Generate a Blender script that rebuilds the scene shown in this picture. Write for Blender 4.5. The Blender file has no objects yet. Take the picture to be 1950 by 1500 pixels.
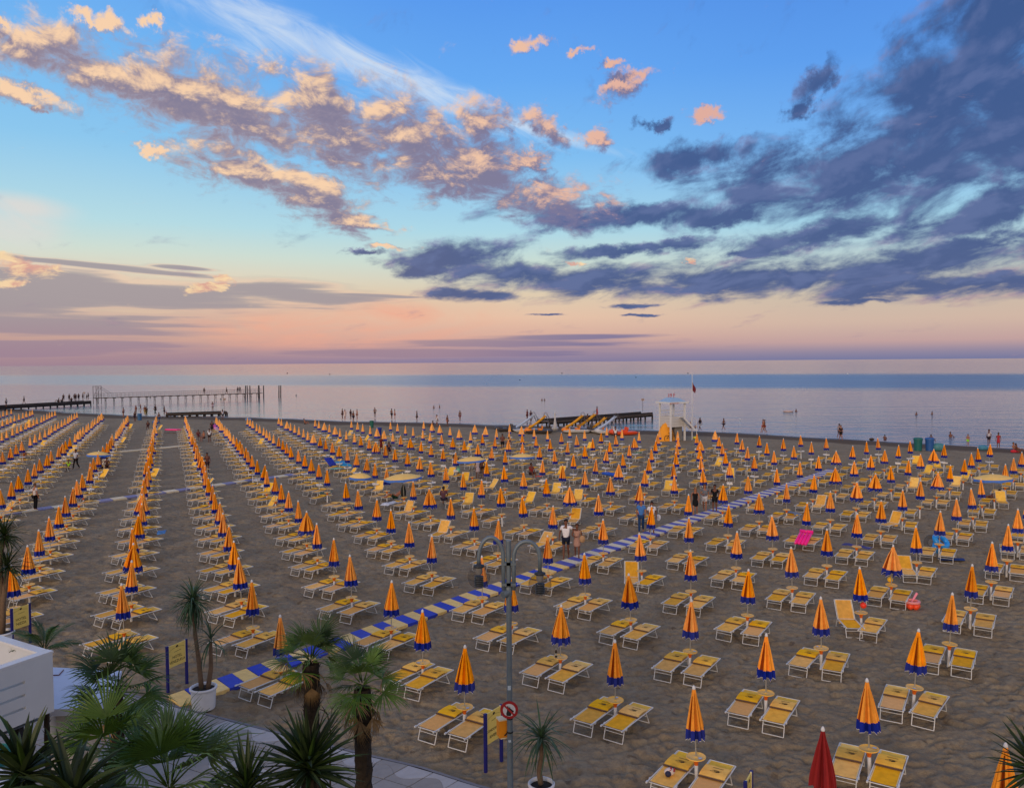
import bpy, bmesh, math, random
import numpy as np
from mathutils import Vector, Matrix, Euler, noise as mnoise

SC = bpy.context.scene
COL = SC.collection
R = math.radians
rng = random.Random(7)

# ------------------------------------------------------------------ camera
FPX, PITCH, ROLL, EYE = 1560.0, 0.038965, 0.00771, 9.15
cp, sp_ = math.cos(PITCH), math.sin(PITCH)
cr, sr = math.cos(ROLL), math.sin(ROLL)
RIGHT0, UP0, FWD = Vector((1, 0, 0)), Vector((0, sp_, cp)), Vector((0, cp, -sp_))
RIGHT = cr * RIGHT0 - sr * UP0
UP = sr * RIGHT0 + cr * UP0
cam_d = bpy.data.cameras.new('camera')
cam_d.sensor_width = 36.0
cam_d.lens = 36.0 * FPX / 1950.0
cam_d.clip_start = 0.1
cam_d.clip_end = 60000
cam = bpy.data.objects.new('camera', cam_d)
COL.objects.link(cam)
M3 = Matrix((RIGHT, UP, -FWD)).transposed()
cam.matrix_world = Matrix.Translation((0, 0, EYE)) @ M3.to_4x4()
SC.camera = cam


def ray(px, py):
    return (FWD + RIGHT * ((px - 975) / FPX) - UP * ((py - 750) / FPX))


def at(px, py, z=0.0):
    """the point of the level z that the photograph shows at a pixel"""
    d = ray(px, py)
    k = (z - EYE) / d.z
    return Vector((d.x * k, d.y * k, z))


def deep(px, py, Y):
    """the point Y metres out that the photograph shows at a pixel"""
    d = ray(px, py)
    k = Y / d.y
    return Vector((d.x * k, Y, EYE + d.z * k))


def azel(px, py):
    d = ray(px, py).normalized()
    return math.degrees(math.atan2(d.x, d.y)), math.degrees(math.asin(d.z))


def project(p):
    q = Vector(p) - Vector((0, 0, EYE))
    w = q.dot(FWD)
    if w <= 0.05:
        return None
    return 975 + FPX * q.dot(RIGHT) / w, 750 - FPX * q.dot(UP) / w


def lin(r, g, b):
    f = lambda c: (c / 255 / 12.92) if c / 255 <= 0.04045 else ((c / 255 + 0.055) / 1.055) ** 2.4
    return (f(r), f(g), f(b), 1.0)


# ------------------------------------------------------------------ view
SC.view_settings.view_transform = 'Standard'
SC.view_settings.look = 'None'
SC.view_settings.exposure = 0.0
SC.view_settings.gamma = 1.0
SC.view_settings.use_curve_mapping = False
SC.render.resolution_x, SC.render.resolution_y = 1024, 787
SC.cycles.max_bounces = 6
SC.cycles.diffuse_bounces = 3
SC.cycles.glossy_bounces = 3
SC.cycles.transmission_bounces = 6
SC.cycles.transparent_max_bounces = 8

# ------------------------------------------------------------------ sun (low evening glow behind the viewer)
SUN_EL, SUN_AZ = 13.0, 205.0          # azimuth from +Y towards +X
sun_d = bpy.data.lights.new('sun', 'SUN')
sun_d.energy = 1.3
sun_d.angle = R(14)
sun_d.color = (1.0, 0.72, 0.48)
sun = bpy.data.objects.new('sun', sun_d)
COL.objects.link(sun)
sd = Vector((math.sin(R(SUN_AZ)) * math.cos(R(SUN_EL)), math.cos(R(SUN_AZ)) * math.cos(R(SUN_EL)), math.sin(R(SUN_EL))))
sun.rotation_euler = sd.to_track_quat('Z', 'Y').to_euler()

# ------------------------------------------------------------------ world
W = bpy.data.worlds.new('World')
SC.world = W
W.use_nodes = True
W.cycles.sampling_method = 'MANUAL'
W.cycles.sample_map_resolution = 512
WT = W.node_tree
for n in list(WT.nodes):
    WT.nodes.remove(n)


class NT:
    """a little shorthand for building node trees"""
    def __init__(self, t):
        self.t = t

    def node(self, kind, **kw):
        n = self.t.nodes.new(kind)
        for k, v in kw.items():
            setattr(n, k, v)
        return n

    def put(self, s, v):
        if v is None:
            return
        if isinstance(v, bpy.types.NodeSocket):
            self.t.links.new(v, s)
        else:
            s.default_value = v

    def m(self, op, a, b=None, c=None, clamp=False):
        n = self.node('ShaderNodeMath', operation=op, use_clamp=clamp)
        self.put(n.inputs[0], a)
        self.put(n.inputs[1], b)
        self.put(n.inputs[2], c)
        return n.outputs[0]

    def smooth(self, x, lo, hi, a=0.0, b=1.0, kind='SMOOTHSTEP'):
        n = self.node('ShaderNodeMapRange', interpolation_type=kind)
        for i, v in enumerate((x, lo, hi, a, b)):
            self.put(n.inputs[i], v)
        return n.outputs[0]

    def mix(self, f, a, b, mode='MIX'):
        n = self.node('ShaderNodeMix', data_type='RGBA', blend_type=mode)
        self.put(n.inputs[0], f)
        self.put(n.inputs[6], a)
        self.put(n.inputs[7], b)
        return n.outputs[2]

    def xyz(self, x, y, z=0.0):
        n = self.node('ShaderNodeCombineXYZ')
        for i, v in enumerate((x, y, z)):
            self.put(n.inputs[i], v)
        return n.outputs[0]

    def noise(self, vec, scale, detail=5.0, rough=0.55, dist=0.0, dims='3D', w=None, lac=2.0):
        n = self.node('ShaderNodeTexNoise', noise_dimensions=dims)
        self.put(n.inputs['Vector'], vec)
        if w is not None:
            self.put(n.inputs['W'], w)
        self.put(n.inputs['Scale'], scale)
        self.put(n.inputs['Detail'], detail)
        self.put(n.inputs['Roughness'], rough)
        self.put(n.inputs['Lacunarity'], lac)
        self.put(n.inputs['Distortion'], dist)
        return n.outputs['Fac']

    def ramp(self, x, stops, kind='LINEAR'):
        n = self.node('ShaderNodeValToRGB')
        n.color_ramp.interpolation = kind
        el = n.color_ramp.elements
        while len(el) < len(stops):
            el.new(0.5)
        for e, (p, c) in zip(el, sorted(stops)):
            e.position = p
            e.color = c
        self.put(n.inputs[0], x)
        return n.outputs[0]

    def mapping(self, vec, loc, rot, scale, kind='TEXTURE'):
        n = self.node('ShaderNodeMapping', vector_type=kind)
        self.put(n.inputs[0], vec)
        n.inputs[1].default_value = loc
        n.inputs[2].default_value = rot
        n.inputs[3].default_value = scale
        return n.outputs[0]

    def length(self, vec):
        n = self.node('ShaderNodeVectorMath', operation='LENGTH')
        self.put(n.inputs[0], vec)
        return n.outputs['Value']


S = NT(WT)
tc = S.node('ShaderNodeTexCoord')
sep = S.node('ShaderNodeSeparateXYZ')
S.put(sep.inputs[0], tc.outputs['Generated'])
dx, dy, dz = sep.outputs
AZ = S.m('MULTIPLY', S.m('ARCTAN2', dx, dy), 57.29578)
EL = S.m('MULTIPLY', S.m('ARCSINE', dz), 57.29578)


def E(y):           # elevation / 60 of a picture height along the middle column
    return max(0.0, azel(975, y)[1]) / 60.0


elf = S.m('DIVIDE', EL, 60.0, clamp=True)
left = S.ramp(elf, [(0, lin(162, 134, 150)), (E(668), lin(178, 144, 150)), (E(640), lin(208, 168, 154)), (E(590), lin(220, 194, 172)),
                    (E(540), lin(236, 216, 188)), (E(490), lin(212, 226, 214)), (E(440), lin(186, 224, 232)), (E(300), lin(143, 203, 243)),
                    (E(150), lin(120, 188, 247)), (E(0), lin(104, 170, 245)), (0.62, lin(112, 152, 214)), (1, lin(112, 142, 190))])
mid = S.ramp(elf, [(0, lin(136, 126, 160)), (E(672), lin(162, 140, 160)), (E(645), lin(216, 172, 160)), (E(605), lin(234, 196, 170)),
                   (E(560), lin(226, 206, 178)), (E(500), lin(206, 224, 214)), (E(440), lin(176, 220, 236)), (E(300), lin(130, 194, 246)),
                   (E(150), lin(104, 172, 247)), (E(0), lin(90, 156, 242)), (0.62, lin(108, 148, 212)), (1, lin(112, 142, 190))])
right = S.ramp(elf, [(0, lin(118, 122, 162)), (E(674), lin(150, 138, 162)), (E(658), lin(196, 162, 162)), (E(622), lin(212, 184, 168)),
                     (E(575), lin(206, 190, 172)), (E(520), lin(196, 212, 208)), (E(440), lin(166, 214, 236)), (E(300), lin(120, 182, 246)),
                     (E(150), lin(94, 160, 242)), (E(0), lin(84, 146, 234)), (0.62, lin(104, 144, 208)), (1, lin(112, 142, 190))])
sky = S.mix(S.smooth(AZ, -30, 0), left, S.mix(S.smooth(AZ, 0, 24), mid, right))
# the sunset half of the sky, behind the viewer
west = S.ramp(elf, [(0, lin(250, 196, 140)), (0.06, lin(255, 214, 160)), (0.16, lin(246, 224, 196)), (0.32, lin(196, 216, 232)),
                    (0.62, lin(150, 176, 214)), (1, lin(112, 142, 190))])
sky = S.mix(S.smooth(S.m('ABSOLUTE', AZ), 55, 150), sky, west)


def blobs(az, el, items):
    """1 at the heart of a bank, falling to 0 at its rim and below 0 outside; items: (px, py, half width px, half height px, tilt degrees clockwise)"""
    t = None
    for px, py, rx, ry, rot in items:
        a, e = azel(px, py)
        P = S.xyz(az, el, t)          # z carries the running value (scaled away) so that the chain is evaluated in order
        v = S.length(S.mapping(P, (a, e, 0), (0, 0, R(-rot)), (rx * 0.0345, ry * 0.0345, 1e7)))
        t = v if t is None else S.m('SMOOTH_MIN', t, v, 0.18)
    return S.m('SUBTRACT', 1.0, t)


def cloud_coords(az, el, k=1.0, tilt=0.0):
    y = S.m('MULTIPLY', S.m('LOGARITHM', S.m('MAXIMUM', S.m('ADD', el, 4.0), 0.5), 2.71828), 15.0 * k)
    v = S.xyz(az, y)
    if tilt:
        v = S.mapping(v, (0, 0, 0), (0, 0, R(tilt)), (1, 1, 1))
    return v


def n2(vec, scale, detail, rough, dist=0.0):
    return S.noise(vec, scale, detail, rough, dist, '2D')


CUM = [(70, 82, 80, 40, 0), (60, 120, 80, 26, 10), (190, 150, 150, 34, 15), (330, 180, 190, 52, 13), (440, 200, 150, 68, 20), (470, 235, 130, 34, 20), (600, 200, 100, 62, 35),
       (640, 270, 130, 50, 30), (780, 260, 140, 72, 25), (900, 315, 130, 58, 14), (918, 240, 52, 50, 0), (850, 345, 120, 36, 10),
       (470, 325, 130, 40, 12), (600, 370, 120, 42, 30), (650, 418, 80, 22, 6), (1040, 248, 62, 24, 38), (1135, 266, 30, 18, 10),
       (1050, 385, 110, 44, 8), (1000, 310, 60, 28, 0), (215, 47, 30, 13, 12), (165, 26, 30, 9, 12), (1180, 165, 46, 24, -20), (1205, 144, 46, 12, -4),
       (1012, 84, 36, 11, -6), (1350, 215, 34, 10, -6), (40, 180, 60, 18, 10), (1100, 98, 20, 7, -8), (285, 285, 24, 9, 6), (280, 38, 16, 8, 0), (8, 45, 18, 9, 0),
       (1160, 122, 28, 6, -4), (740, 470, 40, 5, 3), (80, 205, 26, 9, 4), (700, 430, 60, 10, 6)]


def cumulus(az, el, b, fine):
    c = S.mapping(cloud_coords(az, el, 1.9), (0, 0, 0), (0, 0, R(-14)), (1.25, 1.0, 1))
    n = n2(c, 0.50, fine, 0.66, 0.3)
    return S.m('ADD', S.m('MULTIPLY', S.m('MAXIMUM', b, -0.8), 1.05), S.m('MULTIPLY', S.m('SUBTRACT', n, 0.42), 2.6))


SLA = [(1900, 30, 210, 100, -40), (1800, 170, 200, 110, -38), (1930, 240, 240, 100, -25), (1650, 285, 200, 66, -22), (1500, 322, 190, 46, -10),
       (1330, 300, 120, 30, -6), (1720, 325, 240, 52, -16), (1900, 385, 180, 36, -14), (1200, 412, 230, 24, 0), (1090, 415, 120, 24, 4), (1560, 446, 180, 26, -8),
       (1380, 416, 100, 20, -6), (860, 492, 120, 30, -6), (790, 518, 60, 18, 0), (1080, 528, 250, 30, 4), (1400, 532, 420, 34, 0), (1750, 500, 300, 32, -5), (1800, 545, 260, 22, -2),
       (1200, 475, 150, 12, -4), (900, 562, 100, 12, 2), (1840, 470, 200, 18, -10), (1560, 150, 50, 22, -40), (1850, 420, 160, 26, -8), (1640, 574, 110, 5, -2),
       (1200, 583, 60, 4, 0), (1045, 599, 40, 2.5, 0), (1215, 600, 36, 2.5, 0), (700, 480, 40, 5, 0), (1420, 480, 70, 10, -4), (1250, 235, 30, 8, 0), (1530, 200, 30, 14, -30)]


def slate(az, el, b, fine):
    c = cloud_coords(az, el, 1.15, 16)
    n = n2(S.mapping(c, (0, 0, 0), (0, 0, 0), (1.7, 0.95, 1)), 0.40, fine, 0.6, 0.25)
    return S.m('ADD', S.m('MULTIPLY', S.m('MAXIMUM', b, -0.8), 1.0), S.m('MULTIPLY', S.m('SUBTRACT', n, 0.41), 2.7))


plain = sky
wc = cloud_coords(AZ, EL, 1.3)
WX = S.m('MULTIPLY', S.m('SUBTRACT', n2(wc, 0.55, 5, 0.66), 0.5), 3.2)
WY = S.m('MULTIPLY', S.m('SUBTRACT', n2(S.mapping(wc, (37, 11, 0), (0, 0, 1), (1, 1, 1)), 0.55, 5, 0.66), 0.5), S.smooth(EL, 1, 16, 0.3, 2.0))
AZW, ELW = S.m('ADD', AZ, WX), S.m('ADD', EL, WY)
# thin high cirrus
cir = blobs(AZ, EL, [(520, 60, 260, 52, 20), (700, 130, 260, 46, 21), (850, 185, 220, 34, 20), (1000, 240, 220, 16, 16)])
cc = S.mapping(S.xyz(AZ, EL), (0, 0, 0), (0, 0, R(-24)), (3.2, 0.8, 1))
cn = n2(cc, 0.55, 6, 0.62, 0.8)
ca = S.m('MULTIPLY', S.smooth(S.m('ADD', cir, S.m('MULTIPLY', S.m('SUBTRACT', cn, 0.5), 1.7)), -0.15, 1.2), 0.72)
sky = S.mix(ca, sky, lin(226, 236, 246))
# pale smudge far left and the warm glow over the horizon
sm = S.smooth(blobs(AZ, EL, [(40, 395, 120, 34, 4), (20, 430, 120, 60, 6)]), 0, 0.9)
sky = S.mix(S.m('MULTIPLY', sm, S.smooth(cn, 0.25, 0.7, 0.45, 0.85)), sky, lin(228, 222, 216))
gl = S.smooth(blobs(AZ, EL, [(620, 628, 430, 60, 0), (760, 600, 250, 50, 0)]), -0.15, 1.0)
gn = n2(cloud_coords(AZ, EL, 1.6), 0.14, 4, 0.6, 0.4)
sky = S.mix(S.m('MULTIPLY', gl, S.smooth(gn, 0.3, 0.7, 0.2, 0.85)), sky, lin(244, 172, 146))

# low stratus on the left
st = blobs(AZ, EL, [(60, 535, 260, 40, 2), (300, 562, 330, 32, 2), (560, 560, 200, 24, 2), (120, 618, 270, 28, 0), (120, 500, 330, 7, 4), (350, 510, 60, 5, 3),
                    (950, 655, 320, 9, 0), (1100, 642, 170, 7, 0), (700, 562, 120, 5, 2), (850, 672, 420, 12, 0), (60, 664, 300, 20, 0), (20, 580, 200, 30, 0)])
sc_ = S.mapping(cloud_coords(AZ, EL, 2.2), (0, 0, 0), (0, 0, R(-2)), (4.0, 1.0, 1))
sn = n2(sc_, 0.34, 5, 0.55, 0.2)
sden = S.m('ADD', S.m('MULTIPLY', S.m('MAXIMUM', st, -0.8), 1.3), S.m('MULTIPLY', S.m('SUBTRACT', sn, 0.48), 1.9))
stc = S.mix(S.smooth(EL, 0.5, 4.0), lin(160, 134, 152), lin(160, 150, 158))
stc = S.mix(S.smooth(AZ, -6, 8), stc, lin(118, 114, 156))
rim = S.m('MULTIPLY', S.smooth(sden, -0.02, 0.2), S.smooth(sden, 0.5, 0.2))
rim = S.m('MULTIPLY', rim, S.smooth(EL, 2.0, 4.5, 0.15, 0.8))
sky = S.mix(S.m('MULTIPLY', S.smooth(sden, -0.2, 0.75), 0.88), sky, S.mix(rim, stc, lin(248, 200, 172)))

# dark banks on the right
AZ1, EL1 = S.m('ADD', AZ, -0.4), S.m('ADD', EL, 0.6)
sb = blobs(AZW, ELW, SLA)
d0 = slate(AZ, EL, sb, 6)
d1 = slate(AZ1, EL1, sb, 3)
lit = S.m('SUBTRACT', d0, d1)
shade = S.mix(S.smooth(EL, 3, 20), lin(72, 90, 140), lin(60, 88, 142))
shade = S.mix(S.smooth(AZ, 2, -9), shade, lin(88, 96, 138))
shade = S.mix(S.smooth(lit, -0.2, 0.6, 0.0, 0.45), shade, lin(110, 124, 172))
litc = S.mix(S.smooth(EL, 5, 9), lin(190, 152, 160), lin(140, 140, 184))
edge = S.smooth(d0, 0.95, 0.1)
sl = S.mix(S.m('MULTIPLY', S.smooth(lit, 0.05, 0.6, 0.0, 0.8), edge), shade, litc)
sky = S.mix(S.m('MULTIPLY', S.smooth(d0, -0.25, 0.85), 0.98), sky, sl)

# sunlit cumulus on the left
AZ2, EL2 = S.m('ADD', AZ, -0.5), S.m('ADD', EL, 0.85)
c0 = cumulus(AZ, EL, blobs(AZW, ELW, CUM), 7)
c1 = cumulus(AZ2, EL2, blobs(S.m('ADD', AZW, -0.5), S.m('ADD', ELW, 0.85), CUM), 4)
litk = S.m('SUBTRACT', c0, c1)
base = S.mix(S.smooth(AZ, -22, 8), lin(166, 148, 158), lin(118, 116, 156))
base = S.mix(S.smooth(c0, 0.3, 1.2, 0.0, 0.8), base, lin(128, 122, 150))
warm = S.mix(S.smooth(AZ, -14, 14), lin(255, 214, 174), lin(230, 176, 158))
k = S.smooth(litk, -0.12, 1.0)
cu = S.mix(k, base, warm)
sky = S.mix(S.m('MULTIPLY', S.smooth(c0, -0.22, 0.85), 0.98), sky, cu)
# the bright heads far off
hd = blobs(AZW, ELW, [(50, 508, 56, 20, 4), (20, 540, 26, 10, 0), (1326, 498, 13, 8, 0), (1090, 500, 30, 5, 6), (400, 545, 50, 11, -14), (430, 530, 24, 9, 0)])
hn = n2(cloud_coords(AZ, EL, 1.6), 0.62, 5, 0.6, 0.3)
hden = S.m('ADD', S.m('MULTIPLY', S.m('MAXIMUM', hd, -0.8), 1.2), S.m('MULTIPLY', S.m('SUBTRACT', hn, 0.48), 2.4))
hc = S.mix(S.smooth(hn, 0.38, 0.62), lin(222, 162, 148), lin(255, 220, 172))
sky = S.mix(S.smooth(hden, -0.1, 0.7, 0.0, 0.9), sky, hc)
# the rest of the sky: the same gradients with loose banks of cloud
on = n2(cloud_coords(AZ, EL), 0.07, 4, 0.55)
oa = S.m('MULTIPLY', S.smooth(on, 0.42, 0.62, 0.0, 0.8), S.m('MAXIMUM', S.smooth(S.m('ABSOLUTE', AZ), 48, 66), S.smooth(EL, 40, 56)))
plain = S.mix(oa, plain, S.mix(S.smooth(S.m('ABSOLUTE', AZ), 60, 150), lin(176, 156, 160), lin(232, 196, 172)))
# below the horizon: one dull sea tone all round
plain = S.mix(S.smooth(EL, -0.4, -0.05), lin(96, 98, 118), plain)
inview = S.m('MULTIPLY', S.m('MULTIPLY', S.m('LESS_THAN', S.m('ABSOLUTE', AZ), 48.0), S.m('LESS_THAN', EL, 40.0)), S.m('GREATER_THAN', EL, -0.06))

nish = S.node('ShaderNodeTexSky', sky_type='NISHITA', sun_disc=False)
nish.sun_elevation = R(SUN_EL)
nish.sun_rotation = R(SUN_AZ)
bg0 = S.node('ShaderNodeBackground')
S.put(bg0.inputs[0], nish.outputs[0])
bg0.inputs[1].default_value = 0.05
bg1 = S.node('ShaderNodeBackground')
S.put(bg1.inputs[0], sky)
bg1.inputs[1].default_value = 1.0
bg2 = S.node('ShaderNodeBackground')
S.put(bg2.inputs[0], plain)
bg2.inputs[1].default_value = 1.0
mx2 = S.node('ShaderNodeMixShader')
S.put(mx2.inputs[0], inview)
S.put(mx2.inputs[1], bg2.outputs[0])
S.put(mx2.inputs[2], bg1.outputs[0])
mx = S.node('ShaderNodeMixShader')
mx.inputs[0].default_value = 0.94
S.put(mx.inputs[1], bg0.outputs[0])
S.put(mx.inputs[2], mx2.outputs[0])
wo = S.node('ShaderNodeOutputWorld')
S.put(wo.inputs[0], mx.outputs[0])

# ================================================================== materials
MATS = {}


def mat(name, col, rough=0.6, var=0.12, scale=12.0, metal=0.0, bump=0.0, bscale=40.0, objvar=0.0, spec=0.4, trans=0.0, sub=None, coord='Object'):
    """a principled surface whose colour drifts a little over the thing (noise) and from thing to thing"""
    if name in MATS:
        return MATS[name]
    m = bpy.data.materials.new(name)
    m.use_nodes = True
    T = NT(m.node_tree)
    bsdf = m.node_tree.nodes['Principled BSDF']
    tcn = T.node('ShaderNodeTexCoord')
    vec = tcn.outputs[coord]
    c = col if len(col) == 4 else lin(*col)
    if var or objvar:
        n = T.noise(vec, scale, 4, 0.6)
        f = T.smooth(n, 0.25, 0.75, 1 - var, 1 + var, 'LINEAR')
        if objvar:
            oi = T.node('ShaderNodeObjectInfo')
            f = T.m('MULTIPLY', f, T.smooth(oi.outputs['Random'], 0, 1, 1 - objvar, 1 + objvar, 'LINEAR'))
        h = T.node('ShaderNodeHueSaturation')
        T.put(h.inputs['Value'], f)
        T.put(h.inputs['Color'], c)
        if objvar:
            T.put(h.inputs['Saturation'], T.smooth(T.m('FRACT', T.m('MULTIPLY', oi.outputs['Random'], 7.31)), 0, 1, 1 - objvar * 0.8, 1 + objvar * 0.4, 'LINEAR'))
        T.put(bsdf.inputs['Base Color'], h.outputs[0])
    else:
        bsdf.inputs['Base Color'].default_value = c
    bsdf.inputs['Roughness'].default_value = rough
    bsdf.inputs['Metallic'].default_value = metal
    bsdf.inputs['Specular IOR Level'].default_value = spec
    if trans:
        bsdf.inputs['Transmission Weight'].default_value = trans
    if bump:
        bn = T.node('ShaderNodeBump')
        bn.inputs['Strength'].default_value = bump
        bn.inputs['Distance'].default_value = 0.01
        T.put(bn.inputs['Height'], T.noise(vec, bscale, 4, 0.6))
        T.put(bsdf.inputs['Normal'], bn.outputs[0])
    MATS[name] = m
    return m


# ================================================================== geometry
class MB:
    """collects solids into one mesh"""
    def __init__(self):
        self.v, self.f, self.k, self.s = [], [], [], []
        self.slot, self.smooth_on = 0, False

    def add(self, vs, fs, smooth=None):
        o = len(self.v)
        self.v += [tuple(p) for p in vs]
        for q in fs:
            self.f.append(tuple(i + o for i in q))
            self.k.append(self.slot)
            self.s.append(self.smooth_on if smooth is None else smooth)
        return self

    def box(self, c, size, rot=None):
        hx, hy, hz = size[0] / 2, size[1] / 2, size[2] / 2
        P = [Vector((x, y, z)) for z in (-hz, hz) for y in (-hy, hy) for x in (-hx, hx)]
        if rot is not None:
            P = [rot @ p for p in P]
        c = Vector(c)
        return self.add([p + c for p in P], [(0, 2, 3, 1), (4, 5, 7, 6), (0, 1, 5, 4), (2, 6, 7, 3), (0, 4, 6, 2), (1, 3, 7, 5)], False)

    def bar(self, a, b, r0, r1=None, n=6, cap=True, smooth=True):
        a, b = Vector(a), Vector(b)
        r1 = r0 if r1 is None else r1
        d = (b - a).normalized()
        x = d.orthogonal().normalized()
        y = d.cross(x)
        vs = []
        for p, r in ((a, r0), (b, r1)):
            for i in range(n):
                t = 2 * math.pi * i / n
                vs.append(p + x * (r * math.cos(t)) + y * (r * math.sin(t)))
        fs = [(i, (i + 1) % n, n + (i + 1) % n, n + i) for i in range(n)]
        self.add(vs, fs, smooth)
        if cap:
            self.add(vs[:n], [tuple(reversed(range(n)))], False)
            self.add(vs[n:], [tuple(range(n))], False)
        return self

    def tube(self, pts, r, n=6, cap=True):
        pts = [Vector(p) for p in pts]
        rs = r if isinstance(r, (list, tuple)) else [r] * len(pts)
        d0 = (pts[1] - pts[0]).normalized()
        x = d0.orthogonal().normalized()
        vs = []
        for i, p in enumerate(pts):
            d = (pts[min(i + 1, len(pts) - 1)] - pts[max(i - 1, 0)]).normalized()
            x = (x - d * x.dot(d)).normalized()
            y = d.cross(x)
            for j in range(n):
                t = 2 * math.pi * j / n
                vs.append(p + x * (rs[i] * math.cos(t)) + y * (rs[i] * math.sin(t)))
        fs = []
        for i in range(len(pts) - 1):
            for j in range(n):
                fs.append((i * n + j, i * n + (j + 1) % n, (i + 1) * n + (j + 1) % n, (i + 1) * n + j))
        if cap:
            fs.append(tuple(reversed(range(n))))
            fs.append(tuple(range((len(pts) - 1) * n, len(pts) * n)))
        return self.add(vs, fs, True)

    def lathe(self, prof, n=16, c=(0, 0, 0), smooth=True, cap=True):
        c = Vector(c)
        vs = [c + Vector((r * math.cos(2 * math.pi * j / n), r * math.sin(2 * math.pi * j / n), z)) for r, z in prof for j in range(n)]
        fs = [(i * n + j, i * n + (j + 1) % n, (i + 1) * n + (j + 1) % n, (i + 1) * n + j) for i in range(len(prof) - 1) for j in range(n)]
        self.add(vs, fs, smooth)
        if cap:
            if prof[0][0] > 1e-4:
                self.add(vs[:n], [tuple(reversed(range(n)))], False)
            if prof[-1][0] > 1e-4:
                self.add(vs[-n:], [tuple(range(n))], False)
        return self

    def ball(self, c, r, n=10, m=6, sc=(1, 1, 1)):
        c = Vector(c)
        vs, fs = [], []
        for i in range(m + 1):
            a = math.pi * i / m
            for j in range(n):
                t = 2 * math.pi * j / n
                vs.append(c + Vector((r * sc[0] * math.sin(a) * math.cos(t), r * sc[1] * math.sin(a) * math.sin(t), -r * sc[2] * math.cos(a))))
        for i in range(m):
            for j in range(n):
                fs.append((i * n + j, i * n + (j + 1) % n, (i + 1) * n + (j + 1) % n, (i + 1) * n + j))
        return self.add(vs, fs, True)

    def prism(self, poly, z0, z1, M=None):
        n = len(poly)
        vs = [Vector((x, y, z)) for z in (z0, z1) for x, y in poly]
        if M is not None:
            vs = [M @ p for p in vs]
        fs = [tuple(reversed(range(n))), tuple(range(n, 2 * n))] + [(i, (i + 1) % n, n + (i + 1) % n, n + i) for i in range(n)]
        return self.add(vs, fs, False)

    def sheet(self, rows, thick=0.0, smooth=True):
        """a strip surface through rows of points"""
        m, n = len(rows), len(rows[0])
        vs = [Vector(p) for r in rows for p in r]
        fs = [(i * n + j, i * n + j + 1, (i + 1) * n + j + 1, (i + 1) * n + j) for i in range(m - 1) for j in range(n - 1)]
        return self.add(vs, fs, smooth)

    def mesh(self, name, mats):
        me = bpy.data.meshes.new(name)
        me.from_pydata([tuple(p) for p in self.v], [], self.f)
        for m in (mats if isinstance(mats, (list, tuple)) else [mats]):
            me.materials.append(m)
        me.polygons.foreach_set('material_index', self.k)
        me.polygons.foreach_set('use_smooth', self.s)
        me.update()
        return me


def put(name, me, parent=None, loc=None, rz=None, label=None, cat=None, group=None, kind=None):
    o = bpy.data.objects.new(name, me)
    COL.objects.link(o)
    if parent is not None:
        o.parent = parent
    if loc is not None:
        o.location = loc
    if rz is not None:
        o.rotation_euler = (0, 0, rz)
    tag(o, label, cat, group, kind)
    return o


def tag(o, label=None, cat=None, group=None, kind=None):
    if label:
        o['label'] = label
    if cat:
        o['category'] = cat
    if group:
        o['group'] = group
    if kind:
        o['kind'] = kind
    return o


def thing(name, loc, rz, label, cat, group=None):
    return put(name, None, None, loc, rz, label, cat, group)


def part(name, mb, mats, parent, **kw):
    return put(name, mb.mesh(name, mats), parent, **kw)


ONES = ['', 'first', 'second', 'third', 'fourth', 'fifth', 'sixth', 'seventh', 'eighth', 'ninth', 'tenth', 'eleventh', 'twelfth', 'thirteenth', 'fourteenth',
        'fifteenth', 'sixteenth', 'seventeenth', 'eighteenth', 'nineteenth']


def nth(n):
    if n < 20:
        return ONES[n]
    tens = ['twent', 'thirt', 'fort', 'fift', 'sixt', 'sevent'][n // 10 - 2]
    return tens + 'ieth' if n % 10 == 0 else tens + 'y-' + ONES[n % 10]


# ------------------------------------------------------------------ palette
M_white = mat('white_paint', lin(214, 216, 220), 0.45, 0.05, 6)
M_frame = mat('white_metal', lin(212, 214, 216), 0.4, 0.10, 9, objvar=0.06)
M_pole = mat('pole_metal', lin(168, 166, 160), 0.4, 0.1, 10, metal=0.3)
M_orange = mat('orange_canvas', lin(246, 162, 46), 0.75, 0.22, 4, bump=0.25, bscale=60, objvar=0.10, spec=0.2)
M_crease_shade = mat('canvas_crease_shade', lin(150, 66, 20), 0.8, 0.15, 8, spec=0.1)  # darker copy of the orange, painting shade into the canopy folds
M_hem = mat('blue_canvas', lin(26, 44, 146), 0.75, 0.15, 8, objvar=0.08, spec=0.2)
M_piping = mat('white_piping', lin(200, 200, 205), 0.7, 0.05)
M_tray = mat('yellow_plastic', lin(248, 192, 84), 0.4, 0.06, 8, objvar=0.06)
M_cone = mat('orange_plastic', lin(214, 104, 28), 0.4, 0.08, 8)
M_seat = mat('tan_mesh_fabric', lin(242, 180, 66), 0.8, 0.18, 6, bump=0.2, bscale=180, objvar=0.16, spec=0.2)
M_back = mat('straw_mesh_fabric', lin(250, 200, 80), 0.8, 0.16, 6, bump=0.2, bscale=180, objvar=0.14, spec=0.2)
M_shade = mat('sunshade_canvas', lin(252, 190, 46), 0.8, 0.2, 6, objvar=0.14, spec=0.2)
M_print = mat('dark_print', lin(66, 54, 30), 0.8, 0.1)
M_wood = mat('weathered_wood', lin(96, 70, 54), 0.8, 0.25, 20)
M_dark = mat('dark_void', lin(30, 30, 34), 0.8, 0.1)

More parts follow.
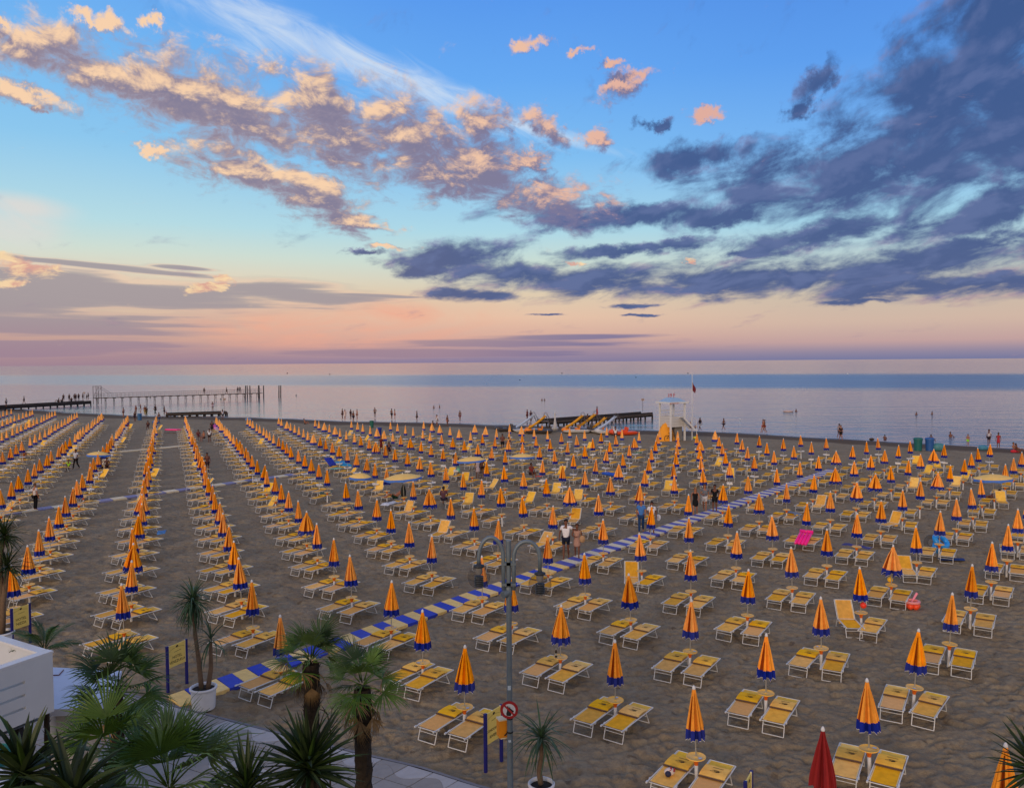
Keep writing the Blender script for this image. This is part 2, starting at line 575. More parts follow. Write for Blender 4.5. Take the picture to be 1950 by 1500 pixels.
# ================================================================== the setting: sand, sea, promenade
ORI = Vector((-1.30034331, 19.96795056))
U = Vector((-1.2722344, 3.01330543))          # one umbrella to the next along a file running to the water on the left
V = Vector((2.6091793, 3.32944645))           # one umbrella to the next along a row beside the boardwalk
ORL = Vector((-5.90878103, 29.48252478))      # left block
VH = V.normalized()
UH = Vector((-VH.y, VH.x))
BED_ROT = math.atan2(VH.y, VH.x) - math.pi / 2


def uv(p):
    d = Vector((p[0], p[1])) - ORI
    return d.dot(UH), d.dot(VH)


def P(a, b, z=0.0):
    q = ORI + UH * a + VH * b
    return Vector((q.x, q.y, z))


SHORE = [(-400, 430), (-180, 240), (-114, 182.2), (-89.8, 163.5), (-68.7, 149.6), (-45.4, 142.6), (-27.5, 131.6), (-6.0, 123.7), (14.7, 111.9), (28.6, 104.7), (38.5, 95.8),
         (46.5, 87.8), (52.4, 83.6), (90, 60), (160, 20), (400, -110)]
SX, SY = np.array([p[0] for p in SHORE], float), np.array([p[1] for p in SHORE], float)


def inland(x, y):
    """metres from the water's edge, positive on the beach"""
    return (np.interp(x, SX, SY) - y) * 0.83 + 0.35 * np.sin(x * 0.31) + 0.25 * np.sin(x * 0.83 + 1)


EDGE = [(-14, 0.45), (-8, -0.62), (-2.0, -1.75), (-0.4, -1.92), (1.1, -2.29), (3.4, -2.77), (5.3, -3.15), (7.85, -3.66), (12, -4.5), (30, -8.2)]
EX, EY = np.array([p[0] for p in EDGE]), np.array([p[1] for p in EDGE])


def vnoise(x, y, seed):
    xi, yi = np.floor(x).astype(np.int64), np.floor(y).astype(np.int64)
    fx, fy = x - xi, y - yi
    fx, fy = fx * fx * (3 - 2 * fx), fy * fy * (3 - 2 * fy)

    def h(a, b):
        q = (a * 374761393 + b * 668265263 + seed * 974711) & 0x7fffffff
        q = ((q ^ (q >> 13)) * 1274126177) & 0x7fffffff
        return ((q ^ (q >> 16)) & 0xffff) / 65535.0
    return (h(xi, yi) * (1 - fx) + h(xi + 1, yi) * fx) * (1 - fy) + (h(xi, yi + 1) * (1 - fx) + h(xi + 1, yi + 1) * fx) * fy


def sand_height(x, y):
    s = 0.02 * (vnoise(x / 2.3, y / 2.3, 1) - 0.5) * 2
    t = vnoise(x / 0.55 + 0.7 * vnoise(x / 0.8, y / 0.8, 9), y / 0.42, 2)
    s += 0.026 * (np.abs(t - 0.5) * 2 - 0.5)
    d = vnoise(x / 0.25 + 0.5 * vnoise(x / 0.2, y / 0.2, 11), y / 0.20, 3)
    s += -0.085 * np.clip(d - 0.55, 0, 1) * 2.2
    d = vnoise(x / 0.15, y / 0.12, 13)
    s += -0.035 * np.clip(d - 0.5, 0, 1) * 2
    s += 0.018 * (vnoise(x / 0.11, y / 0.09, 4) - 0.5)
    churn = np.clip((vnoise(x / 3.1, y / 2.6, 6) - 0.6) * 4, 0, 1)
    s += -0.05 * churn * np.clip(vnoise(x / 0.4, y / 0.3, 7) - 0.4, 0, 1) * 2
    far = np.clip((y - 25) / 60, 0, 1)
    return s * 1.75 * (1 - 0.45 * far)


def build_sand():
    ys = [4.0]
    while ys[-1] < 205:
        ys.append(ys[-1] + (0.4 if ys[-1] < 12 else max(0.048, 0.0029 * ys[-1])))
    ys = np.array(ys)
    nx = 520
    t = np.linspace(-1, 1, nx)
    w = np.maximum(0.80 * ys, 16.0)
    X = t[None, :] * w[:, None]
    Y = np.repeat(ys[:, None], nx, 1)
    Z = sand_height(X, Y)
    sea = inland(X, Y)
    k = np.clip((sea - 1) / 8, 0, 1)
    Z = Z * (0.12 + 0.88 * k) - 0.13 * np.clip(1 - sea / 6, 0, 1) - 0.05 * np.clip(-sea, 0, 60)
    a = (X - ORI.x) * UH.x + (Y - ORI.y) * UH.y
    b = (X - ORI.x) * VH.x + (Y - ORI.y) * VH.y
    Z = np.where(sea > 7, np.maximum(Z, -0.115), Z)
    under = b < np.interp(a, EX, EY) - 0.02
    Z = np.where(under, -0.08, Z)
    co = np.stack([X, Y, Z], -1).reshape(-1, 3).astype(np.float32)
    ny = len(ys)
    i = np.arange((ny - 1) * (nx - 1))
    r, c = i // (nx - 1), i % (nx - 1)
    q = np.stack([r * nx + c, r * nx + c + 1, (r + 1) * nx + c + 1, (r + 1) * nx + c], -1).astype(np.int32)
    me = bpy.data.meshes.new('sand')
    me.vertices.add(len(co))
    me.vertices.foreach_set('co', co.ravel())
    me.loops.add(q.size)
    me.loops.foreach_set('vertex_index', q.ravel())
    me.polygons.add(len(q))
    me.polygons.foreach_set('loop_start', np.arange(0, q.size, 4, dtype=np.int32))
    me.polygons.foreach_set('use_smooth', np.ones(len(q), bool))
    at_ = me.attributes.new('inland', 'FLOAT', 'POINT')
    at_.data.foreach_set('value', sea.ravel().astype(np.float32))
    me.update(calc_edges=True)
    me.validate()
    return me


m = bpy.data.materials.new('sand')
m.use_nodes = True
T = NT(m.node_tree)
b_ = m.node_tree.nodes['Principled BSDF']
tcn = T.node('ShaderNodeTexCoord')
o_ = tcn.outputs['Object']
att = T.node('ShaderNodeAttribute', attribute_name='inland')
n1, n2_, n3 = T.noise(o_, 0.45, 4, 0.6), T.noise(o_, 5.5, 5, 0.65), T.noise(o_, 160, 2, 0.6)
c_ = T.mix(T.smooth(n1, 0.3, 0.7), lin(132, 120, 98), lin(152, 139, 115))
c_ = T.mix(T.smooth(n2_, 0.36, 0.62, 0.6, 0.0), c_, lin(110, 96, 80))
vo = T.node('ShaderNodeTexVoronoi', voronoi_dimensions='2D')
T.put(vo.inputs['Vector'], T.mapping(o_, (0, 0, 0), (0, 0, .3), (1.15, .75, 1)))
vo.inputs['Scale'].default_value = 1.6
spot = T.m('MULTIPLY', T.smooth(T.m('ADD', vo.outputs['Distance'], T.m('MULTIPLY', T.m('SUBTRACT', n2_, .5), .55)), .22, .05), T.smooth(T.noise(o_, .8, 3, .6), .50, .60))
c_ = T.mix(T.m('MULTIPLY', spot, .75), c_, lin(74, 60, 46))  # damp dug sand, coloured dark also to stand in for shade in pits
lane = T.noise(T.mapping(o_, (0, 0, 0), (0, 0, math.atan2(U.y, U.x)), (9.0, 1.3, 1)), 1.0, 4, 0.6)
c_ = T.mix(T.smooth(lane, 0.52, 0.66, 0.0, 0.35), c_, lin(112, 98, 80))
c_ = T.mix(T.smooth(n3, 0.3, 0.7, 0.0, 0.3), c_, lin(182, 162, 134))
wn = T.m('ADD', att.outputs['Fac'], T.m('MULTIPLY', T.m('SUBTRACT', T.noise(o_, 0.16, 4, 0.6), 0.5), 5))
wet = T.smooth(wn, 8.5, 6.0)
c_ = T.mix(wet, c_, lin(98, 82, 66))
c_ = T.mix(T.smooth(wn, 2.0, 0.2), c_, lin(70, 60, 56))
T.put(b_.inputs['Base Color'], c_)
T.put(b_.inputs['Roughness'], T.mix(T.smooth(wn, 2.5, 0.5), (0.95, 0.95, 0.95, 1), (0.3, 0.3, 0.3, 1)))
b_.inputs['Specular IOR Level'].default_value = 0.25
bn = T.node('ShaderNodeBump')
bn.inputs['Strength'].default_value = 1.0
bn.inputs['Distance'].default_value = 0.06
T.put(bn.inputs['Height'], T.m('ADD', T.m('MULTIPLY', T.noise(o_, 7, 5, 0.65, 0.6), 1.0), T.m('MULTIPLY', T.noise(o_, 45, 3, 0.6), 0.2)))
T.put(b_.inputs['Normal'], bn.outputs[0])
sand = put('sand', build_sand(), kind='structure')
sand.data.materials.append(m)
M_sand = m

# the ground goes on, unseen, under and beside everything
mb = MB()
mb.add([(-400, -60, -0.35), (400, -60, -0.35), (400, 60, -0.35), (-400, 200, -0.35)], [(0, 1, 2, 3)])
put('ground', mb.mesh('ground', M_sand), kind='structure')

# ---- sea
m = bpy.data.materials.new('sea_water')
m.use_nodes = True
T = NT(m.node_tree)
b_ = m.node_tree.nodes['Principled BSDF']
geo = T.node('ShaderNodeNewGeometry')
sp3 = T.node('ShaderNodeSeparateXYZ')
T.put(sp3.inputs[0], geo.outputs['Position'])
px_, py_ = sp3.outputs[0], sp3.outputs[1]
pos = geo.outputs['Position']
# wind patches: long streaks lying across the view
str_ = T.noise(T.mapping(pos, (0, 0, 0), (0, 0, R(3)), (260, 46, 1)), 1.0, 4, 0.55, 0.3)
lw = T.m('ADD', py_, T.m('MULTIPLY', T.m('SUBTRACT', T.noise(T.mapping(pos, (0, 0, 0), (0, 0, 0), (240, 30, 1)), 1.0, 4, 0.6), 0.5), 46))
lw = T.m('SUBTRACT', lw, T.m('MULTIPLY', px_, -0.42))
band1 = T.m('MULTIPLY', T.smooth(lw, 270, 340), T.smooth(lw, 680, 520))
band2 = T.m('MULTIPLY', T.smooth(lw, 1250, 1500), T.smooth(lw, 2600, 2200))
ruff = T.m('MULTIPLY', band1, T.smooth(px_, -190, 40, 0.4, 0.9))
ruff = T.m('MAXIMUM', ruff, T.smooth(str_, 0.62, 0.78, 0.0, 0.45))
near = T.smooth(py_, 190, 105)
T.put(b_.inputs['Base Color'], T.mix(ruff, T.mix(near, lin(136, 150, 160), lin(112, 138, 152)), lin(104, 138, 168)))
T.put(b_.inputs['Roughness'], T.m('ADD', T.m('MULTIPLY', ruff, 0.22), 0.09))
b_.inputs['IOR'].default_value = 1.6
b_.inputs['Specular IOR Level'].default_value = 0.5
w1 = T.noise(T.mapping(pos, (0, 0, 0), (0, 0, R(8)), (5.0, 1.1, 1)), 1.0, 4, 0.6, 0.5)
w2 = T.noise(T.mapping(pos, (0, 0, 0), (0, 0, R(-6)), (26.0, 5.0, 1)), 1.0, 3, 0.55, 0.3)
w3 = T.noise(T.mapping(pos, (0, 0, 0), (0, 0, R(-28)), (16.0, 1.6, 1)), 1.0, 3, 0.5, 0.4)
hgt = T.m('ADD', T.m('MULTIPLY', w1, 0.35), T.m('MULTIPLY', w2, 1.0))
hgt = T.m('ADD', hgt, T.m('MULTIPLY', w3, T.smooth(py_, 150, 90, 0.0, 1.1)))
bn = T.node('ShaderNodeBump')
T.put(bn.inputs['Strength'], T.m('ADD', T.m('MULTIPLY', ruff, 0.2), 0.55))
bn.inputs['Distance'].default_value = 0.4
T.put(bn.inputs['Height'], hgt)
T.put(b_.inputs['Normal'], bn.outputs[0])
mb = MB()
mb.add([(-40000, 20, -0.13), (40000, 20, -0.13), (40000, 40000, -0.13), (-40000, 40000, -0.13)], [(0, 1, 2, 3)])
put('sea', mb.mesh('sea', m), kind='structure')

# ---- the thin lip of foam where the water ends
M_foam = mat('foam', lin(196, 200, 206), 0.6, 0.15, 3)
mb = MB()
xs = np.arange(-150, 70, 0.5)
pts = []
for x in xs:
    y0, y1 = 0.0, 400.0
    for _ in range(30):
        y = (y0 + y1) / 2
        if inland(np.array(x), np.array(y)) > 0.1:
            y0 = y
        else:
            y1 = y
    wd = 0.10 + 0.5 * max(0.0, math.sin(x * 0.13) * math.sin(x * 0.037 + 2)) + 0.06 * rng.random()
    pts.append(((x, y0 - wd, -0.112), (x, y0 + wd * 1.6, -0.122)))
mb.sheet(pts)
put('foam', mb.mesh('foam', M_foam), kind='stuff')

# ---- promenade: each slab a piece, the wave inlay cutting some of them in two
M_slab_l = mat('pale_paving', lin(170, 170, 172), 0.7, 0.10, 5, bump=0.15, bscale=60, objvar=0.05)
M_slab_d = mat('grey_paving', lin(146, 143, 140), 0.7, 0.10, 5, bump=0.15, bscale=60, objvar=0.05)
M_joint = mat('dark_joint', lin(52, 50, 50), 0.9, 0.1)
mb = MB()
poly = [P(a, b) for a, b in EDGE] + [P(30, -40), P(-14, -40)]
mb.add([(p.x, p.y, 0.0) for p in poly], [tuple(range(len(poly)))])
mb.add([(p.x, p.y, z) for z in (-0.2, 0.0) for p in poly[:len(EDGE)]], [(i, i + 1, len(EDGE) + i + 1, len(EDGE) + i) for i in range(len(EDGE) - 1)])
prom = put('promenade', mb.mesh('promenade', M_joint), kind='structure')


def edge_v(a):
    return float(np.interp(a, EX, EY))


def slab(poly2, lightm):
    c = (sum(p[0] for p in poly2) / len(poly2), sum(p[1] for p in poly2) / len(poly2))
    mb = MB()
    W_ = P(*c)
    q = [P(c[0] + (p[0] - c[0]) * 0.964, c[1] + (p[1] - c[1]) * 0.964) - W_ for p in poly2]
    area = sum(q[i].x * q[(i + 1) % len(q)].y - q[(i + 1) % len(q)].x * q[i].y for i in range(len(q)))
    if area < 0:
        q.reverse()
    mb.prism([(p.x, p.y) for p in q], 0.004, 0.030 + rng.uniform(-0.002, 0.002))
    put('paving_slab', mb.mesh('paving_slab', M_slab_l if lightm else M_slab_d), prom, (W_.x, W_.y, 0))


A0, DA = 0.50, 0.675
for ia in range(-8, 16):
    a0, a1 = A0 + ia * DA, A0 + (ia + 1) * DA
    for row in range(6):
        def bv(a, r=row):
            return edge_v(a) - 0.06 - r * 0.76
        top0, top1, bot0, bot1 = bv(a0), bv(a1), bv(a0) - 0.76, bv(a1) - 0.76
        mid_p = P((a0 + a1) / 2, (top0 + bot0) / 2)
        pr_ = project(mid_p)
        if pr_ is None or pr_[1] > 1640 or pr_[0] < -60:
            continue
        if row in (0, 2):                      # the wave runs through this row
            N = 6
            wave = [(a0 + (a1 - a0) * k / N, bv(a0 + (a1 - a0) * k / N) - 0.37 + 0.20 * math.sin((a0 + (a1 - a0) * k / N) * 2 * math.pi / (2 * DA) + 0.4 + row)) for k in range(N + 1)]
            slab([(a0, top0)] + wave + [(a1, top1)], (ia + row) % 4 != 3)
            slab(wave + [(a1, bot1), (a0, bot0)], False)
        else:
            slab([(a0, top0), (a1, top1), (a1, bot1), (a0, bot0)], False)
# kerb along the sand
mb = MB()
ks = np.arange(-14, 29, 0.5)
mb.sheet([[P(a, edge_v(a) - 0.055, 0.034), P(a, edge_v(a) + 0.03, 0.034)] for a in ks])
mb.sheet([[P(a, edge_v(a) + 0.03, 0.034), P(a, edge_v(a) + 0.03, -0.1)] for a in ks])
put('kerb', mb.mesh('kerb', mat('kerb_stone', lin(120, 120, 126), 0.8, 0.12, 6)), prom)

# ================================================================== boardwalks: every slab a piece of its path
M_sb = mat('blue_slab', lin(48, 68, 188), 0.7, 0.14, 7, objvar=0.06)
M_sy = mat('yellow_slab', lin(242, 206, 128), 0.7, 0.14, 7, objvar=0.08)
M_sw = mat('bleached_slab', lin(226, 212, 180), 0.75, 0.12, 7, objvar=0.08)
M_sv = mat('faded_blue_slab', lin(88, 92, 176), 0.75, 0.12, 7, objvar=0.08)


def slab_mesh(name, m, w, l, h=0.06):
    mb = MB()
    sk = w * 0.19
    q = [(-w / 2, -l / 2 + sk / 2), (w / 2, -l / 2 - sk / 2), (w / 2, l / 2 - sk / 2), (-w / 2, l / 2 + sk / 2)]
    mb.prism(q, -0.05, h)
    return mb.mesh(name, m)


def boardwalk(label, a, b0, b1, w, l, mats, gap=0.018):
    root = put('boardwalk', None, None, P(a, b0), None, kind='structure')
    root['label'] = label
    mes = [slab_mesh('slab', mm, w, l - gap) for mm in mats]
    n = int((b1 - b0) / l)
    for k in range(n):
        pr_ = project(P(a, b0 + (k + .5) * l))
        if pr_ is None or not (-40 < pr_[0] < 1990):
            continue
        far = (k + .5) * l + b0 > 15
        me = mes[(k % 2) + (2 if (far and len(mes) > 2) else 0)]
        o = put('slab', me, root)
        q = P(a + rng.uniform(-.012, .012), b0 + (k + .5) * l) - P(a, b0)
        o.location = (q.x, q.y, rng.uniform(-.006, .008))
        o.rotation_euler = (rng.uniform(-.006, .006), rng.uniform(-.01, .01), BED_ROT + rng.uniform(-.012, .012))
    return root


boardwalk('blue and yellow slab boardwalk running from the promenade towards the sea', 7.42, -3.4, 55.0, 0.93, 0.50, [M_sy, M_sb, M_sw, M_sv])
a2 = uv(ORL + U * 11.5)[0]
bL = uv(ORL)[1] + 11.5 * U.dot(VH)
boardwalk('second blue and yellow slab path crossing the umbrella files on the left', a2, bL - 4.4 * V.length, bL + 1.2 * V.length, 0.9, 0.95, [M_sw, mat('washed_blue_slab', lin(136, 136, 176), 0.75, 0.12, 7, objvar=0.08)])
a3 = uv(ORL + U * 22.0)[0]
bL = uv(ORL)[1] + 22.0 * U.dot(VH)
boardwalk('faint pale slab path far off among the left umbrella files', a3, bL - 3.1 * V.length, bL - 1.1 * V.length, 0.9, 1.2, [M_sw, M_sw])

# ================================================================== umbrellas
NR = 8


def folded_ring(z, Rr, depth, ph, seed):
    """outline of a furled canopy: eight ribs, the cloth between them folded flat and wrapped"""
    q = random.Random(seed)
    pts = []
    for k in range(NR):
        off = q.uniform(-0.18, 0.18)
        big = q.uniform(0.85, 1.12)
        for j, (da, rr) in enumerate(((0.0, 1.0), (0.16, 1 - depth * 0.35), (0.40, 1 - depth * 0.12 * big), (0.54, 1 - depth), (0.70, 1 - depth * 0.35 * big), (0.86, 1 - depth * 0.75))):
            t = (k + da + off * (j > 0)) * 2 * math.pi / NR + ph
            pts.append((Rr * rr * math.cos(t), Rr * rr * math.sin(t), z))
    return pts


def closed_canopy(seed, Rb, loose=0.0):
    ph = seed * 0.7
    zt, zb, zh = 2.12, 1.285, 1.06
    cloth, hem = MB(), MB()
    prof = [(zt, 0.036, 0.2), (1.98, 0.062 + loose * .02, 0.35), (1.78, 0.52 * Rb, 0.42), (1.56, 0.74 * Rb, 0.45), (1.40, 0.9 * Rb, 0.45), (zb, Rb * 1.0, 0.42)]
    rows = [folded_ring(z, r_, d, ph, seed) for z, r_, d in prof]
    n = len(rows[0])
    vs = [p for r_ in rows for p in r_]
    for i in range(len(rows) - 1):
        for j in range(n):
            jj = (j + 1) % n
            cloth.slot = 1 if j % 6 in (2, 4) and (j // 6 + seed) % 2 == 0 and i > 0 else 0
            cloth.add([vs[i * n + j], vs[i * n + jj], vs[(i + 1) * n + jj], vs[(i + 1) * n + j]], [(0, 1, 2, 3)], False)
    top = rows[-1]
    q = random.Random(seed + 50)
    mid_ = folded_ring(1.17, Rb * 1.07, 0.36, ph, seed)
    bot = folded_ring(zh, Rb * 1.10, 0.36, ph, seed)
    bot = [(x, y, z + (0.075 if j % 6 in (3, 4, 5) else (0.03 if j % 6 else -0.02)) * (0.6 + loose) + q.uniform(-.012, .012)) for j, (x, y, z) in enumerate(bot)]
    low = [(x * 0.985, y * 0.985, z - 0.014) for x, y, z in bot]
    inn = [(x * 0.45, y * 0.45, z + 0.06) for x, y, z in bot]
    for i, (ra, rb) in enumerate(((top, mid_), (mid_, bot), (bot, low), (low, inn))):
        for j in range(n):
            jj = (j + 1) % n
            hem.slot = 1 if i == 2 else 0
            hem.add([ra[j], ra[jj], rb[jj], rb[j]], [(0, 1, 2, 3)], False)
    return cloth.mesh('canopy', [M_orange, M_crease_shade]), hem.mesh('border', [M_hem, M_piping])


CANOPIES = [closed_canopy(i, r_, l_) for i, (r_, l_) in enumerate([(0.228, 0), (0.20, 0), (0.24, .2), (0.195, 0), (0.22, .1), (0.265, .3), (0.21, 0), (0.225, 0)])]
WIDE = [closed_canopy(20 + i, r_, 1.0) for i, r_ in enumerate([0.34, 0.38])]
mb = MB()
mb.lathe([(0.016, 0.0), (0.016, 2.13)], 8)
POLE = mb.mesh('pole', M_pole)
mb = MB()
mb.lathe([(0.045, -0.05), (0.042, 0.30), (0.040, 0.50)], 10)
TUBE = mb.mesh('base_tube', M_white)
mb = MB()
mb.lathe([(0.02, 0.628), (0.10, 0.628), (0.195, 0.636), (0.212, 0.645), (0.212, 0.662), (0.200, 0.664), (0.193, 0.656), (0.03, 0.656), (0.017, 0.664)], 20)
TRAY = mb.mesh('tray', M_tray)
mb = MB()
mb.lathe([(0.040, 0.47), (0.048, 0.53), (0.085, 0.60), (0.105, 0.628)], 12)
CONE = mb.mesh('tray_cone', M_cone)
mb = MB()
mb.lathe([(0.030, 2.115), (0.040, 2.128), (0.040, 2.150), (0.026, 2.185), (0.012, 2.205), (0.0, 2.21)], 10, cap=False)
CAP = mb.mesh('cap', M_white)
mb = MB()
mb.box((0, 0, 0.655), (0.48, 0.38, 0.04))
mb.box((0.235, 0, 0.70), (0.014, 0.38, 0.07))
mb.box((-0.235, 0, 0.70), (0.014, 0.38, 0.07))
mb.lathe([(0.03, 0.55), (0.06, 0.64)], 8)
TRAYW = mb.mesh('tray', M_white)
mb = MB()
mb.add([(0.07, 0.02, 0.668), (0.15, 0.0, 0.668), (0.16, 0.07, 0.668), (0.08, 0.09, 0.668)], [(0, 1, 2, 3)])
STICK = mb.mesh('paper_label', mat('paper', lin(190, 200, 214), 0.6, 0.1))


def umbrella(loc, label, white_tray=False, canopy=None, sticker=False, group='closed orange beach umbrellas standing in rows'):
    t = thing('beach_umbrella', loc, rng.uniform(0, 6.28), label, 'umbrella', group)
    t.rotation_euler = (rng.gauss(0, 0.026), rng.gauss(0, 0.026), t.rotation_euler[2])
    cv, hm = canopy if canopy else rng.choice(CANOPIES)
    c = put('canopy', cv, t)
    put('border', hm, c)
    put('cap', CAP, c)
    put('pole', POLE, t)
    put('base_tube', TUBE, t)
    tr = put('tray', TRAYW if white_tray else TRAY, t)
    if not white_tray:
        put('tray_cone', CONE, tr)
        if sticker:
            put('paper_label', STICK, tr)
    return t


def open_umbrella(loc, rad, label, hgt=2.15, tilt=(0.05, 0.03)):
    t = thing('open_umbrella', loc, rng.uniform(0, 6), label, 'umbrella')
    t.rotation_euler = (tilt[0], tilt[1], t.rotation_euler[2])
    mb, hb = MB(), MB()
    rings = [(0.03, hgt), (0.35, hgt - .035), (0.7, hgt - .12), (1.0, hgt - .24)]
    n = 16
    vs = [[(rad * r_ * (1 - 0.03 * (j % 2)) * math.cos(2 * math.pi * j / n), rad * r_ * (1 - 0.03 * (j % 2)) * math.sin(2 * math.pi * j / n), z) for j in range(n + 1)] for r_, z in rings]
    mb.sheet(vs, smooth=False)
    hb.sheet([vs[-1], [(x * 1.01, y * 1.01, z - (0.12 if j % 2 else 0.16)) for j, (x, y, z) in enumerate(vs[-1])]], smooth=False)
    c = part('canopy', mb, mat('open_canvas', lin(250, 208, 120), 0.75, 0.08, 4, spec=0.2), t)
    part('border', hb, mat('open_border', lin(70, 120, 210), 0.7, 0.1, 5), c)
    for k in range(8):
        rb = MB()
        a = k * math.pi / 4
        rb.bar((0, 0, hgt - .03), (rad * .97 * math.cos(a), rad * .97 * math.sin(a), hgt - .25), 0.008, n=4)
        part('rib', rb, M_pole, c)
    put('cap', CAP, c).location = (0, 0, hgt - 2.12)
    put('pole', POLE, t)
    put('base_tube', TUBE, t)
    tr = put('tray', TRAY, t)
    put('tray_cone', CONE, tr)
    return t


# ================================================================== sun beds
BW, BL, BH = 0.57, 1.56, 0.36     # width, length, height


def rail(mb, a, b, r=0.016):
    mb.bar(a, b, r, n=6)


def bed_parts(up=0.0, lite=False):
    """meshes of one bed; the foot points to -y; up = how far the back is raised (radians)"""
    n6 = 4 if lite else 6
    hw = BW / 2
    fr = MB()
    hinge = 0.10
    cu, su = math.cos(up), math.sin(up)

    def bk(y, z=0.0):
        d = y - hinge
        return (hinge + d * cu - z * su, BH + d * su + z * cu)
    rr_ = 0.012 if lite else 0.016
    for s in (-1, 1):
        fr.bar((s * hw, -BL / 2 - .06, BH - .005), (s * hw, hinge, BH), rr_, n=n6)
        y, z = bk(BL / 2)
        fr.bar((s * hw, hinge, BH), (s * hw, y, z), rr_, n=n6)
    y, z = bk(BL / 2)
    fr.bar((-hw, y, z), (hw, y, z), 0.016, n=n6)
    fr.bar((-hw, -BL / 2 + .02, BH - .05), (hw, -BL / 2 + .02, BH - .05), 0.012, n=n6)
    if not lite:
        fr.bar((-hw, hinge, BH), (hw, hinge, BH), 0.011, n=n6)
        for s in (-1, 1):                     # the grips that end the rails
            fr.box((s * hw, -BL / 2 - .075, BH - .004), (0.034, 0.07, 0.034))
            fr.box((s * (hw + .012), -BL / 2 + .10, BH - .018), (0.03, 0.06, 0.05))
    legs = []
    for ya, yb in ((-BL / 2 + .10, -BL / 2 - .02), (BL / 2 - .34, BL / 2 - .16)):
        lg = MB()
        w_ = hw - 0.03
        if up and ya > 0:
            ya, yb = hinge + .12, hinge + .28
        lg.bar((-w_, ya, BH - .01), (-w_, yb, 0.012), 0.0125, n=n6)
        lg.bar((w_, ya, BH - .01), (w_, yb, 0.012), 0.0125, n=n6)
        lg.bar((-w_, yb, 0.014), (w_, yb, 0.014), 0.0125, n=n6)
        if not lite:
            lg.bar((-w_, ya * .55 + yb * .45, BH * .6), (w_, ya * .55 + yb * .45, BH * .6), 0.009, n=n6)
        legs.append(lg)
    w_ = hw - 0.022
    seat = MB()
    y0, y1, N = -BL / 2 + .03, hinge - .17, (2 if lite else 5)
    rows = []
    for i in range(N + 1):
        f = i / N
        yy = y0 + (y1 - y0) * f
        sag = -0.035 * (1 - f) ** 2 - 0.012 * math.sin(f * math.pi)
        rows.append([(x * w_, yy, BH + .004 + sag * (1 - 0.35 * x * x)) for x in ((-1, 1) if lite else (-1, -.5, 0, .5, 1))])
    seat.sheet(rows)
    back = MB()
    rows = []
    for i in range(3):
        yy, zz = bk(hinge - .17 + (BL / 2 - .01 - hinge + .17) * i / 2, 0.006 - (0.012 if i == 1 else 0))
        rows.append([(x * w_, yy, zz) for x in (-1, 0, 1)])
    back.sheet(rows)
    bind = MB()
    if not lite:
        for s in (-1, 1):
            ya, za = bk(hinge + .0, 0.013)
            yb, zb = bk(BL / 2 - .02, 0.013)
            bind.sheet([[(s * w_, ya, za), (s * (w_ - .022), ya, za)], [(s * w_, yb, zb), (s * (w_ - .022), yb, zb)]])
            bind.sheet([[(s * w_, y0, BH - .015), (s * (w_ - .02), y0, BH - .018)], [(s * w_, y1, BH + .010), (s * (w_ - .02), y1, BH + .010)]])
    shade, bar_, pr, em = MB(), MB(), MB(), MB()
    if up < 0.1:
        ys = [hinge - .13, hinge - .04, hinge + .16, hinge + .38]
        zs = [0.030, 0.058, 0.064, 0.052]
        pts = [bk(a, c) for a, c in zip(ys, zs)]
        shade.sheet([[(x * (hw - .012), yy, zz) for x in (-1, 0, 1)] for yy, zz in pts])
        shade.sheet([[(x * (hw - .012), yy, zz) for x in (-1, 0, 1)] for yy, zz in [(pts[-1][0], pts[-1][1]), (pts[-1][0] + .012, pts[-1][1] - .03)]])
        yb, zb = bk(hinge - .155, 0.03)
        bar_.box((0, yb, zb), (BW - .02, 0.035, 0.022))
        yb, zb = bk(hinge - .105, 0.022)
        bar_.box((0, yb, zb), (BW - .04, 0.02, 0.03))
        if not lite:
            def pp(x, yy):
                i = 1 if yy < ys[2] else 2
                f = (yy - ys[i]) / (ys[i + 1] - ys[i])
                a_, b2 = pts[i], pts[i + 1]
                return (x, a_[0] + (b2[0] - a_[0]) * f, a_[1] + (b2[1] - a_[1]) * f + 0.004)
            q = random.Random(3)
            x = -0.085                      # a line of small lettering
            while x < 0.13:
                wl = q.uniform(0.008, 0.018)
                pr.add([pp(x, hinge + .262), pp(x + wl, hinge + .262), pp(x + wl, hinge + .288), pp(x, hinge + .288)], [(0, 1, 2, 3)], False)
                x += wl + 0.005
            for k in range(26):             # the scribbled emblem below it
                cx, cy = q.gauss(0.03, 0.055), hinge + .135 + q.gauss(0, .028)
                l_, h_ = q.uniform(.015, .05), q.uniform(.004, .010)
                cy = min(max(cy, hinge + .06), hinge + .21)
                em.add([pp(cx - l_, cy), pp(cx + l_, cy + q.uniform(-.01, .01)), pp(cx + l_ * .8, cy + h_), pp(cx - l_ * .7, cy + h_)], [(0, 1, 2, 3)], False)
            em.add([pp(.02, hinge + .085), pp(.09, hinge + .09), pp(.10, hinge + .13), pp(.05, hinge + .14)], [(0, 1, 2, 3)], False)
    return fr, legs, seat, back, bind, shade, bar_, pr, em


def bed_set(up, seatm, backm, shadem):
    fr, legs, seat, back, bind, shade, bar_, pr, em = bed_parts(up)
    d = {'frame': fr.mesh('frame', M_frame), 'leg': [l.mesh('leg_frame', M_frame) for l in legs], 'seat': seat.mesh('seat_fabric', seatm), 'back': back.mesh('back_fabric', backm),
         'bind': bind.mesh('binding', mat('pale_binding', lin(236, 214, 160), 0.8, 0.1))}
    if shade.v:
        d['shade'] = shade.mesh('sunshade', shadem)
        d['bar'] = bar_.mesh('sunshade_bar', M_wood)
        d['print'] = pr.mesh('lettering', M_print)
        d['emblem'] = em.mesh('emblem', M_print)
    return d


